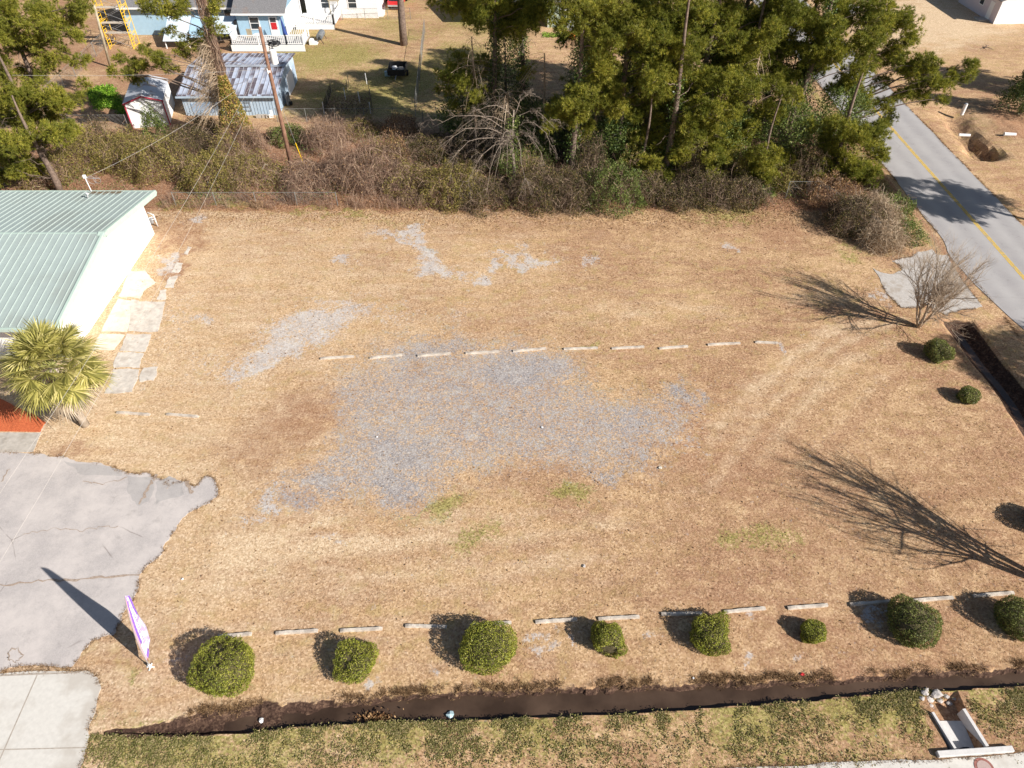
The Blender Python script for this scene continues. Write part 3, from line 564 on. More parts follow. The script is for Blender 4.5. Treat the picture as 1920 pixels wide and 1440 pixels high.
tm2 = MB(); tm2.box(-18, RX + .17, EY0 - .14, EY0 - .005, EZ - .24, EZ - .03).box(-18, RX + .17, EY1 + .005, EY1 + .12, EZ - .20, EZ + .02); tm2.build("eave_gutter", M_trimgreen, B)
MB().bar((RX + .02, -.3, RZ - .02), (RX + .02, 0, RZ + .08), .45, .06).bar((RX + .02, 0, RZ + .08), (RX + .02, .3, RZ - .02), .45, .06).box(-18, RX, -.05, .05, RZ - .01, RZ + .02).build("ridge_cap", M_trimgreen, B)
pf = MB(); pf.prism([(-16, EY0 - .1), (-16, EY0 + .6), (WX1 - 1, EY0 + .6), (WX1 - 1, EY0 + .9), (-16, EY0 + .9)], .05, 2.6)
MB().box(8, 8.9, EY0 + .92, EY0 + .965, .05, 2.1).build("door", noisy("teal_door", (.10, .22, .40), var=.1, rough=.5), B)
vp = AT(168, 362, 46.3); v0 = Vector((vp.x, 46.0, 0)) - Vector((-42, 39.5, 0))
MB().tube([(v0.x, 6.4, 3.5), (v0.x, 6.4, 3.9), (v0.x + .05, 6.3, 3.95), (v0.x + .25, 6.2, 3.95)], .06, 8).build("vent_pipe", M_white, B, smooth=True)
litr = MB(); lp = G(175, 350, 3.45)
V, f = leaves(np.stack([rng.uniform(v0.x - .4, v0.x + 2.0, 500), EY1 - np.abs(rng.normal(0, .28, 500)) - .04, 0 * rng.uniform(0, 1, 500)], 1), unit(rng.normal(size=(500, 3)) * [1, 1, .12]), .22, .03)
V[:, 2] = EZ + (EY1 - V[:, 1]) * (RZ - EZ) / EY1 + .03
link("pine_straw", arrmesh("pine_straw", V, f), M_deadleaf, roof)
# air-conditioner corner unit of white pipes at the rear corner
hv = G(287, 425); H = empty("gas_meter", hv, "tangle of white pipes and meter at rear corner of the white wall", "meter")
MB().tube([(-.35, .1, 0), (-.35, .1, 1.0), (0, .1, 1.15), (.35, .05, 1.0), (.35, .05, 0)], .05, 8).tube([(-.35, .1, .5), (.3, .1, .6)], .04, 8).tube([(-.1, -.15, 0), (-.1, -.15, .8), (.3, -.1, .9)], .04, 8).build("pipe", M_white, H, smooth=True)
MB().box(-.2, .15, -.1, .2, .3, .72).build("meter_body", M_galv, H, bevel=.03)
# roof antenna
ap = AT(165, 346, 47.1); A_ = empty("antenna_mast", (ap.x, 47.25, 3.2), "white antenna mast with wire hoops on the roof's back edge", "antenna")
MB().tube([(0, 0, -3.2), (-.1, 0, 1.3)], .035, 8).build("mast", M_white, A_)
MB().tube([(-.1 + .0, 0, 1.2), (.4, 0, 1.15), (.9, .05, 1.1)], .02, 6).tube([(.3 + .3 * math.cos(a), .02, 1.0 + .3 * math.sin(a)) for a in np.linspace(0, 6.28, 13)], .012, 5).tube([(.7 + .25 * math.cos(a), .02, 1.0 + .25 * math.sin(a)) for a in np.linspace(0, 6.28, 13)], .012, 5).build("element", M_galv, A_)
MB().box(-.2, 0, -.08, .08, 1.15, 1.4).build("amplifier_box", M_white, A_, bevel=.02)

# ------------------------------------------------------------ palm
pb = G(160, 797); PT = empty("palm_tree", pb, "sabal palm with a round fan leaf crown over the red mulch bed", "palm tree")
top = Vector((.05, .1, 4.4))
tp = [(0, 0, -.1), (.02, 0, 1.0), (.0, .05, 2.4), tuple(top)]
MB().add(tube(tp, [.24, .20, .19, .22], 12)).build("trunk", M_barkgrey, PT, smooth=True)
gr_, dd_, st_ = [], [], []
def fan(base, d, L, R, gather, droop=.35, nseg=30):
    """one fan leaf: petiole + radiating folded leaflets"""
    d = np.array(d) / np.linalg.norm(d); c = base + d * L; c[2] -= droop * .3 * L
    side = np.cross(d, [0, 0, 1.0]); side /= np.linalg.norm(side) + 1e-9; upv = np.cross(side, d)
    tilt = rng.uniform(-.5, .5); side2 = side * math.cos(tilt) + upv * math.sin(tilt)
    st_.append(tube([base, (base + c) / 2 + [0, 0, .08], c], [.025, .02, .015], 4))
    for a in np.linspace(-2.1, 2.1, nseg):
        dr = d * math.cos(a) + side2 * math.sin(a); dr[2] -= .10
        dr /= np.linalg.norm(dr); Ln = R * (1 - .25 * abs(a) / 2.1) * rng.uniform(.85, 1.08)
        w = .075; sv = np.cross(dr, upv + rng.normal(0, .15, 3)); sv /= np.linalg.norm(sv) + 1e-9
        p1 = c + dr * Ln * .55; p2 = c + dr * Ln; p2[2] -= droop * Ln * rng.uniform(.3, .9)
        gather.append((np.array([c - sv * w * .2, c + sv * w * .2, p1 + sv * w * .5, p1 - sv * w * .5, p2]), [np.array([[0, 1, 2, 3]]), np.array([[3, 2, 4]])]))
tb = np.array(tuple(top))
for k in range(64):
    el = math.radians(84 - 118 * (k / 64) ** 1.0); az = k * 2.399 + rng.uniform(-.2, .2)
    d = [math.cos(az) * math.cos(el), math.sin(az) * math.cos(el), math.sin(el)]
    fan(tb + rng.normal(0, .05, 3), d, rng.uniform(1.15, 1.75), rng.uniform(1.15, 1.45), gr_, .16)
for k in range(22):
    el = math.radians(-25 - 40 * rng.uniform(0, 1)); az = k * 2.399
    d = [math.cos(az) * math.cos(el), math.sin(az) * math.cos(el), math.sin(el)]
    fan(tb + np.array([0, 0, -.25]), d, rng.uniform(1.0, 1.5), rng.uniform(.8, 1.15), dd_, .9)
V, f = catmesh(gr_); link("green_fronds", arrmesh("green_fronds", V, f), M_palm, PT)
V, f = catmesh(dd_); link("dead_fronds", arrmesh("dead_fronds", V, f), M_palmdead, PT)
V, f = catmesh(st_); link("leaf_stalks", arrmesh("leaf_stalks", V, f), noisy("palm_stalk", (.30, .30, .10), var=.2, rough=.6, bump=0), PT)

# ------------------------------------------------------------ clipped shrubs
def shrub(px, py, rpx, hfac, label, mat=M_bush, seed=0, dens=1.0):
    r_m = rpx / F * (CAM_H / -ray(px, py)[2]); h = 2 * r_m * hfac * .74
    c = G(px, py, h * .42); base = Vector((c.x, c.y, 0)); base.z = float(gz(c.x, c.y)) - .03
    o = empty("clipped_shrub", base, label, "shrub", "round clipped shrubs along the lot")
    rs = np.random.default_rng(seed)
    sq = (1, 1, h * .56 / r_m); cz = h * .46
    V0, F0 = ell((0, 0, cz), r_m * .82, 3, sq, .05, seed); V0[:, 2] = np.maximum(V0[:, 2], .02)
    m_ = int(260 * r_m ** 2); i_ = rs.integers(0, len(V0), m_); dn_ = unit(V0[i_] - [0, 0, cz]); st = V0[i_][:, None] + (dn_ + rs.normal(size=(m_, 3)) * .45)[:, None] * np.linspace(-.05, .26 * min(1, r_m + .2), 4)[None, :, None]
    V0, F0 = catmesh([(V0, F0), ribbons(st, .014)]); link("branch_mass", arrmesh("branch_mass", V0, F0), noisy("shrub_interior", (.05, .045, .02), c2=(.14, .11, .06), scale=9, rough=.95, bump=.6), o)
    pw = rs.uniform(.92, 1.0, 2) - (.10 if seed in (100, 102) else 0); V1, F1 = ell((0, 0, 0), 1.0, 4, (1, 1, 1), .12, seed); V1 = np.sign(V1) * np.abs(V1) ** [pw[0], pw[0], pw[1]] * [r_m * rs.uniform(.94, 1.03), r_m * rs.uniform(.92, 1.03), r_m * sq[2]] + [0, 0, cz]; fc = V1[F1[0]]
    nrm = np.cross(fc[:, 1] - fc[:, 0], fc[:, 2] - fc[:, 0]); ar = np.linalg.norm(nrm, axis=1); nrm /= ar[:, None]
    n = int(10500 * dens * r_m ** 2) + 1500; idx = rs.choice(len(fc), n, p=ar / ar.sum()); w = rs.dirichlet((1, 1, 1), n)
    P = (fc[idx] * w[:, :, None]).sum(1); Nn = nrm[idx]
    clump = np.sin(P[:, 0] * 11 + seed + 2 * np.sin(P[:, 1] * 4)) * np.sin(P[:, 1] * 10.3 + 1 + 2 * np.sin(P[:, 2] * 5)) * np.sin(P[:, 2] * 9.7 + 2)
    gap = wob(P[:, 0] * 1.0 + seed, P[:, 1] + P[:, 2], 5, seed); P = P + Nn * np.where(gap > .8, -.12, 0)[:, None] * min(1, r_m) + Nn * (clump * .10 - np.abs(rs.normal(0, .07, n)) + .03)[:, None] * min(1, r_m)
    keep = P[:, 2] > .02; P, Nn = P[keep], Nn[keep]
    tg = unit(np.cross(Nn, rdir(len(Nn)))); D = unit(tg + Nn * rs.uniform(.0, .9, (len(P), 1)) + rs.normal(size=P.shape) * .3)
    V, f = leaves(P, D, rs.uniform(.04, .08, len(P)), rs.uniform(.024, .042, len(P)))
    link("foliage", arrmesh("foliage", V, f), mat, o)
    return o
for k, (px, py, r, hf, lab, mt) in enumerate([
    (421, 1249, 54, .80, "largest bright green clipped shrub, nearest the feather flag", M_bush),
    (665, 1241, 38, .86, "round green shrub second from the flag along the ditch", M_bush),
    (917, 1212, 49, .84, "big boxy green shrub, third from the flag along the ditch", M_bush),
    (1140, 1197, 33, .95, "upright bright green shrub, fourth from the flag, below the pair of adjoining wheel stops", M_bush),
    (1333, 1188, 38, .85, "green dome shrub, fifth from the flag along the ditch", M_bush),
    (1525, 1185, 25, .85, "smallest shrub of the row along the water filled ditch", M_bush),
    (1714, 1167, 45, .88, "large dark dome shrub, second from the right frame edge in the ditch row", M_bush2),
    (1912, 1160, 40, .86, "dark shrub cut by the frame edge at the end of the ditch row", M_bush2),
    (1761, 657, 25, .92, "dark green ball shrub just below the bare tree by the road", M_bush2),
    (1816, 741, 19, .92, "little green shrub beside the road ditch, smaller than the ball above it", M_bush2)]):
    shrub(px, py, r, hf, lab, mt, 100 + k)
shrub(1962, 975, 30, .95, "dark shrub mostly outside the right frame edge below the road ditch", M_bush2, 120)

# ------------------------------------------------------------ wheel stops
SPX = bpy.data.meshes.new("x")
def stop_mesh(L, seed):
    rs = random.Random(seed); V = []; k = 12
    for i in range(k + 1):
        x = L * i / k - L / 2; j = lambda a: rs.uniform(-a, a)
        e = .02 if i in (0, k) else 0
        V += [(x, -.085 + j(.008), -.03), (x, -.06 + j(.012), .105 - e + j(.012)), (x, .06 + j(.012), .105 - e + j(.012)), (x, .085 + j(.008), -.03)]
    Fc = [[4 * i + a, 4 * i + b, 4 * i + 4 + b, 4 * i + 4 + a] for i in range(k) for a, b in ((0, 1), (1, 2), (2, 3), (3, 0))]
    Fc += [[3, 2, 1, 0], [4 * k, 4 * k + 1, 4 * k + 2, 4 * k + 3]]
    return arrmesh("wheel_stop", np.array(V), [np.array(Fc)[:, ::-1]])
ORD = ["first", "second", "third", "fourth", "fifth", "sixth", "seventh", "eighth", "ninth", "tenth", "eleventh", "twelfth", "thirteenth"]
def stops(lst, labf, grp):
    for k, (x0, y0, x1, y1) in enumerate(lst):
        a, b = G(x0, y0, .05), G(x1, y1, .05); d = b - a
        o = link("wheel_stop", stop_mesh(d.length, 50 + k + int(x0)), M_stop); c = (a + b) / 2
        o.location = (c.x, c.y, 0); o.rotation_euler = (0, 0, math.atan2(d.y, d.x)); tag(o, labf(k), "wheel stop", grp)
ex = {1: ", with grass tufts", 5: ", half sunk in the grass", 9: ", nearly buried"}
stops([(601, 672, 664, 668), (693, 671, 754, 665), (783, 667, 845, 662), (873, 662, 936, 659), (962, 658, 1024, 653), (1057, 654, 1121, 652), (1147, 653, 1208, 650), (1236, 653, 1290, 649), (1327, 646, 1388, 643), (1416, 641, 1458, 643)],
      lambda k: ORD[k] + " wheel stop from the building in the middle row" + ex.get(k, ""), "wheel stops in the middle row")
stops([(408, 1193, 472, 1188), (517, 1187, 596, 1182), (638, 1182, 717, 1178), (760, 1173, 838, 1175), (884, 1172, 959, 1167), (1004, 1166, 1082, 1161), (1122, 1160, 1199, 1156), (1240, 1151, 1317, 1150), (1358, 1147, 1435, 1140), (1477, 1140, 1552, 1134), (1594, 1133, 1670, 1127), (1710, 1126, 1787, 1120), (1825, 1117, 1901, 1111)],
      lambda k: ORD[k] + " wheel stop from the flag in the row behind the ditch shrubs", "wheel stops behind the ditch shrubs")
stops([(219, 773, 281, 777), (312, 776, 372, 781)], lambda k: ["wheel stop closer to the palm on open grass", "wheel stop farther from the palm, in line with its twin"][k], "wheel stops near the palm")

# ------------------------------------------------------------ feather flag
fb = Vector((-15.19, 13.2, 0)); FL = empty("feather_flag", fb, "tall white and purple feather banner on a leaning pole by the driveway", "flag")
def fpole(s): return np.array([1.12 * s ** 1.5, .0, 5.85 * s])
pp = [fpole(s) for s in np.linspace(0, 1, 16)]; pp[0][2] = -.1
MB().add(tube(pp, np.linspace(.022, .012, 16), 8)).build("pole", M_galv, FL)
MB().tube([(0, 0, -.05), (0, 0, .25)], .05, 8).box(-.16, .16, -.02, .02, .0, .04).box(-.02, .02, -.16, .16, .005, .045).build("ground_spike", M_white, FL)
def fw(s):  # banner width at pole fraction s
    return .70 * min(1, max(0, (1.0 - s)) / .55) ** .55 * (1 if s > .155 else 0)
rows = np.linspace(.085, 1.0, 34); cols = np.linspace(0, 1, 12); V = []; 
def bpt(s, t):
    p = fpole(s); w = .70 * (max(0, 1 - s) / .62) ** .6 if s > .38 else .70
    lowcut = 0.0
    y = w * t; z = p[2] + (.46 * t * max(0, 1 - (s - .085) / .5) ** 2)
    return (p[0] + .06 * t + .035 * math.sin(5 * t + s * 9) * t, y, z)
def bmesh_part(t0, t1, nm, mat, off=0.0, s0=.085, s1=1.0, par=None):
    R = np.linspace(s0, s1, 34); Cc = np.linspace(t0, t1, 8); V = []
    for s in R:
        for t in Cc:
            q = bpt(s, t); V.append((q[0] + off, q[1], q[2]))
    V = np.array(V); n = len(Cc); ii = (np.arange(33)[:, None] * n + np.arange(n - 1)[None]).ravel()
    o = link(nm, arrmesh(nm, V, [np.stack([ii, ii + 1, ii + n + 1, ii + n], 1)]), mat, par or FL, smooth=True)
    so = o.modifiers.new("thick", 'SOLIDIFY'); so.thickness = .004; so.offset = 0; return o
M_banner = noisy("white_banner_cloth", (.90, .88, .92), c2=(.72, .66, .88), scale=2.2, rough=.7, bump=.05, coarse=(3.0, (.42, .30, .78), .85, .50, .58))
ban = bmesh_part(.16, 1.0, "banner", M_banner)
bmesh_part(.0, .155, "sleeve", M_flagpink)
bmesh_part(.16, .33, "purple_edge", M_purple, .008, .3, .98, ban)
bmesh_part(.80, .995, "purple_hem", M_purple, .008, .62, .97, ban)
bmesh_part(.17, .55, "purple_foot", M_purple, .008, .086, .14, ban)
mk = MB(); rr = random.Random(9)
M_ink = noisy("grey_purple_ink", (.32, .26, .48), var=.2, rough=.7, bump=0)
for k in range(15):   # the banner's vertical line of lettering, too small and faint to read: short strokes
    s = .30 + k * .038; t = .52; 
    for j in range(3):
        a = Vector(bpt(s + rr.uniform(-.010, .010), t + rr.uniform(-.12, .12))); b = Vector(bpt(s + rr.uniform(-.012, .012), t + rr.uniform(-.12, .12)))
        a.x += .012 + .002 * j; b.x += .012 + .002 * j; mk.bar(a, b, .035, .003)
mk.build("faded_print", M_ink, ban)

# ------------------------------------------------------------ ground cover (uncountable)
def inpoly(P, poly):
    ins = np.zeros(len(P), bool); x, y = P[:, 0], P[:, 1]
    for i in range(len(poly)):
        (ax, ay), (bx, by) = poly[i], poly[(i + 1) % len(poly)]
        ins ^= ((ay > y) != (by > y)) & (x < (bx - ax) * (y - ay) / (by - ay + 1e-12) + ax)
    return ins
HARD = [lot, cdr, apron, swp]
def scat(n, x0, x1, y0, y1):
    P = np.stack([rng.uniform(x0, x1, n), rng.uniform(y0, y1, n)], 1)
    for h in HARD: P = P[~inpoly(P, h)]
    P = P[(P[:, 0] < RX0 - .1) | (P[:, 0] > RX1 + .3)]; P = P[~((P[:, 0] < -26.9) & (P[:, 1] > 31.5) & (P[:, 1] < 47.5))]
    return np.concatenate([P, gz(P[:, 0], P[:, 1])[:, None]], 1)
# dry blades over the lot
P = scat(330000, -26, 31, 9.2, 50)
S_ = np.interp(P[:, 0], DS[:, 0], DS[:, 1]); N_ = np.interp(P[:, 0], DN[:, 0], DN[:, 1])
u_, v_ = PX(P[:, 0], P[:, 1])
def inb(lst):
    o = np.zeros(len(P), bool)
    for cx, cy, rx, ry in lst: o |= ((u_ - cx) / rx) ** 2 + ((v_ - cy) / ry) ** 2 < rng.uniform(.5, 1.1, len(P))
    return o
bare = inb([(870, 800, 380, 110), (590, 620, 130, 45), (480, 690, 60, 20), (800, 480, 70, 35), (970, 690, 140, 40), (720, 880, 120, 60), (990, 490, 60, 16), (885, 522, 24, 14)])
keep = ~(bare & (rng.uniform(0, 1, len(P)) < .86)) & ((P[:, 1] > N_ + .15) | (P[:, 1] < S_ - .05)) & (gz(P[:, 0], P[:, 1]) > -.05)
cl = wob(P[:, 0], P[:, 1], 1.6, 31) + .4 * wob(P[:, 0], P[:, 1], 6, 32); keep &= rng.uniform(-.5, .6, len(P)) < cl + .25
P = P[keep]
D = unit(rng.normal(size=P.shape) * [1, 1, .25] + [0, 0, .22]); D[:, 2] = np.abs(D[:, 2])
V, f = blades(P + [0, 0, .003], D, rng.uniform(.05, .12, len(P)), rng.uniform(.008, .016, len(P)))
tag(link("dry_grass", arrmesh("dry_grass", V, f), M_straw), "short dry straw coloured grass over the vacant lot", "grass", kind='stuff')
P = P[rng.uniform(0, 1, len(P)) < .10]; cl = wob(P[:, 0], P[:, 1], 2.2, 33) + .6 * wob(P[:, 0], P[:, 1], 7, 34); P = P[cl > .05]; nb = 9
Pt = np.repeat(P, nb, 0) + rng.normal(0, 1, (len(P) * nb, 3)) * [.035, .035, 0]; D = unit(rng.normal(size=Pt.shape) * [.8, .8, .2] + [0, 0, .75])
V, f = blades(Pt, D, rng.uniform(.04, .11, len(Pt)), .011); tag(link("grass_tufts", arrmesh("grass_tufts", V, f), M_straw), "scattered taller tufts of dry straw coloured grass in the lot", "grass", kind='stuff')
E = []
for poly in (lot, cdr, apron, swp):
    A_p = np.array(poly); B_p = np.roll(A_p, -1, 0)
    for a_, b_ in zip(A_p, B_p):
        L_ = np.linalg.norm(b_ - a_)
        if L_ < 6 and a_[0] > -34 and a_[0] < 33: m_ = int(L_ * 30) + 1; E.append(a_ + (b_ - a_) * rng.uniform(0, 1, (m_, 1)) + rng.normal(0, .045, (m_, 2)))
for xr in (RX0, RX1): yy_ = rng.uniform(30, 80, 2200); E.append(np.stack([xr + .05 * np.sin(yy_ * .7) + rng.normal(0, .07, 2200) + (-.02 if xr == RX0 else .04), yy_], 1))
E = np.concatenate(E); E = E[wob(E[:, 0], E[:, 1], 2.5, 36) > -.35]; E = np.concatenate([E, np.full((len(E), 1), .02)], 1); Pt = np.repeat(E, 6, 0) + rng.normal(0, 1, (len(E) * 6, 3)) * [.04, .04, 0]
V, f = blades(Pt, unit(rng.normal(size=Pt.shape) * [.9, .9, .2] + [0, 0, .5]), rng.uniform(.05, .15, len(Pt)), .013); tag(link("edge_grass", arrmesh("edge_grass", V, f), M_brownblade), "brown grass and dirt creeping over the edges of the paving", "grass", kind='stuff')
P = scat(9000, -26, 31, 14, 49); P = P[rng.uniform(0, 1, len(P)) < .25 + .5 * (P[:, 1] > 40)]
V, f = leaves(P + [0, 0, .03], unit(rng.normal(size=P.shape) * [1, 1, .3]), rng.uniform(.06, .13, len(P)), rng.uniform(.04, .08, len(P))); tag(link("scattered_leaves", arrmesh("scattered_leaves", V, f), M_deadleaf), "single dead leaves scattered over the lot", "leaves", kind='stuff')
# brown grass tufts hanging over the ditch's far bank and both rims
def tufts(Pc, nb, L, W, lean, mat, name, label, kind='stuff', up=.7):
    P = np.repeat(Pc, nb, 0) + rng.normal(0, 1, (len(Pc) * nb, 3)) * [.05, .05, 0]
    D = unit(rng.normal(size=P.shape) * [lean, lean, .3] + [0, 0, up])
    V, f = blades(P, D, rng.uniform(L * .5, L, len(P)), W); return tag(link(name, arrmesh(name, V, f), mat), label, "grass", kind=kind)
x = rng.uniform(-13, 29, 2600); y = np.interp(x, DN[:, 0], DN[:, 1]); y = north(x, y) + rng.normal(.03, .11, len(x)) + .1 * np.abs(wob(x, x, 3, 15)); k = rng.uniform(-.5, .6, len(x)) < wob(x, x * 0, 2.2, 16) + .2; x, y = x[k], y[k]
Pc = np.stack([x, y, gz(x, y)], 1)
tufts(Pc, 10, .22, .016, .9, M_brownblade, "bank_grass", "tufts of brown grass hanging over the ditch's far bank")
x = rng.uniform(-16.5, 27, 17000); y = np.interp(x, DS[:, 0], DS[:, 1]) - np.abs(rng.exponential(.95, len(x))) - .02
k = (y > 9.05) & (wob(x, y, 1.6, 41) * .7 + .7 * wob(x, y, 6, 42) + rng.uniform(-.6, .6, len(x)) > .08) & ~((x > 16.6) & (x < 18.5) & (y < 12)); x, y = x[k], y[k]
Pc = np.stack([x, y, gz(x, y)], 1); n_ = len(Pc); Pl = np.repeat(Pc, 8, 0) + rng.normal(0, 1, (n_ * 8, 3)) * [.07, .07, .0] + [0, 0, .03]
V, f = leaves(Pl, unit(rng.normal(size=Pl.shape) * [1, 1, .5] + [0, 0, .3]), rng.uniform(.05, .12, len(Pl)), rng.uniform(.02, .045, len(Pl)))
tag(link("weeds", arrmesh("weeds", V, f), M_weed), "low green weeds on the bank between ditch and pavement", "weeds", kind='stuff')
# fallen leaves along the tree line
P = scat(60000, -28, 31.5, 46.5, 56); P = P[rng.uniform(0, 1, len(P)) < np.clip((P[:, 1] - 46.2) / 3.2, 0, 1) ** 2]
V, f = leaves(P + [0, 0, .02], unit(rng.normal(size=P.shape) * [1, 1, .4]), rng.uniform(.05, .14, len(P)), rng.uniform(.03, .08, len(P)))
tag(link("fallen_leaves", arrmesh("fallen_leaves", V, f), M_deadleaf), "brown fallen leaves along the foot of the thicket", "leaves", kind='stuff')
# tangled undergrowth under and between the trees
def arcs(n, base, az, out, h, bend=.5, k=5):
    t = np.linspace(0, 1, k)[None, :, None]; dr = np.stack([np.cos(az), np.sin(az), 0 * az], 1)[:, None]
    out = np.broadcast_to(out, (n,))[:, None, None]; h = np.broadcast_to(h, (n,))[:, None, None]
    P = base[:, None] + dr * out * t ** 1.3; P[:, :, 2:] += h * (np.sin(t * math.pi * (.5 + bend * rng.uniform(.3, 1.0, (n, 1, 1)))))
    P += np.cumsum(rng.normal(0, .05, P.shape), 1) * np.clip(h, .3, 1.6); return P
nU = 5500; P = scat(nU, -40, 31, 50.6, 67); P = P[(P[:, 1] < 64.2) | (P[:, 0] > 0)]; P = P[~((P[:, 0] < -27) & (P[:, 1] < 48.5))]; n = len(P)
Vr = ribbons(arcs(n, P, rng.uniform(0, 6.28, n), rng.uniform(.3, 1.5, n), rng.uniform(.1, .7, n)), rng.uniform(.012, .03, n))
tag(link("undergrowth", arrmesh("undergrowth", *Vr), M_twigdark), "tangle of leafless brown vines and stems along the back of the lot", "undergrowth", kind='stuff')
P = scat(30000, -40, 31, 51.2, 68); P = P[(P[:, 1] < 64.2) | (P[:, 0] > 0)]; P = P[wob(P[:, 0], P[:, 1], .8, 51) > -.1]; P[:, 2] += rng.uniform(.05, .8, len(P))
V, f = leaves(P, rdir(len(P)), rng.uniform(.08, .18, len(P)), rng.uniform(.05, .09, len(P)))
tag(link("ground_ivy", arrmesh("ground_ivy", V, f), M_ivy), "dark green leaves covering the floor of the wood", "ground cover", kind='stuff')

# ------------------------------------------------------------ thicket mounds
STY = {"brown": (M_twig, M_deadleaf, 1500, 1000), "tan": (M_twigpale, M_deadleaf, 2400, 350), "olive": (M_twig, M_olive, 350, 10000), "green": (M_twig, M_green, 250, 11000), "mixed": (M_twig, M_olive, 750, 5200), "rust": (M_twig, M_deadleaf, 500, 6500), "dark": (M_twigdark, M_darkolive, 900, 7500), "evergreen": (M_twig, M_green, 40, 26000)}  # dark style: shade on wood-edge bushes put into darker leaf and twig colours
def mound(px, py, r, h, sty, label, name="thicket_bush", sq=(1, 1)):
    r *= 1.12
    b = G(px, py); tw, lf, nt, nl = STY[sty]; o = empty(name, (b.x, b.y, 0), label, "bush", "bushes and vine mounds of the back thicket")
    k = (r / 2.5) ** 2; n = int(nt * k)
    az = rng.uniform(0, 6.28, n); rr = r * np.sqrt(rng.uniform(0, .55, n)); base = np.stack([rr * np.cos(az) * sq[0], rr * np.sin(az) * sq[1], 0 * az], 1)
    az2 = az + rng.normal(0, 1.5, n); hh = h * np.sqrt(np.clip(1.05 - (rr / r) ** 2, .15, 1)) * rng.uniform(.55, 1.12, n)
    A1 = arcs(n, base, az2, rng.uniform(.15, .65, n) * r, hh, .5, 6)[:n // 4]; n1 = len(A1)
    m = int(n * 1.5); az = rng.uniform(0, 6.28, m); el = np.arcsin(rng.uniform(.02, 1, m)); hump = 1 + .13 * np.sin(az * 3 + px) + .1 * np.sin(az * 5 + el * 6)    # stems lying over the mound's skin
    c = np.stack([r * np.cos(el) * np.cos(az) * sq[0], r * np.cos(el) * np.sin(az) * sq[1], h * np.sin(el)], 1) * rng.uniform(.72, 1.05, (m, 1)) * hump[:, None]
    dr = unit(rng.normal(size=(m, 3)) * [1, 1, .8]); d2 = rdir(m); t = np.linspace(-.5, .5, 6)[None, :, None]; LL = rng.uniform(.3, 1.2, (m, 1, 1)); A2 = c[:, None] + dr[:, None] * t * LL + d2[:, None] * (t ** 2) * LL * 1.2; A2[:, :, 2] -= (t[..., 0] ** 2) * rng.uniform(.1, .9, (m, 1)); A2[:, :, 2] = np.maximum(A2[:, :, 2], .02)
    V, f = catmesh([ribbons(A1, rng.uniform(.012, .03, n1)), ribbons(A2, rng.uniform(.01, .026, m))])
    link("stems", arrmesh("stems", V, f), tw, o)
    m = int(nl * k); az = rng.uniform(0, 6.28, m); el = np.arcsin(rng.uniform(0, 1, m)); L = 1 + .16 * np.sin(az * 3 + px) * np.cos(el * 4 + py) + .12 * np.sin(az * 7)
    c = np.stack([r * np.cos(el) * np.cos(az) * sq[0], r * np.cos(el) * np.sin(az) * sq[1], h * np.sin(el)], 1) * (L * (1 - np.abs(rng.normal(0, .14, m))))[:, None]
    c[:, 2] = np.maximum(c[:, 2], .03)
    hol = np.sin(c[:, 0] * 3.1 + px) * np.sin(c[:, 1] * 2.7) * np.sin(c[:, 2] * 3.3 + 1); c = c[hol < .38]
    V, f = leaves(c, unit(rng.normal(size=c.shape) + [0, 0, .3]), rng.uniform(.07, .16, len(c)), rng.uniform(.04, .085, len(c)))
    link("leaves", arrmesh("leaves", V, f), lf, o); return o
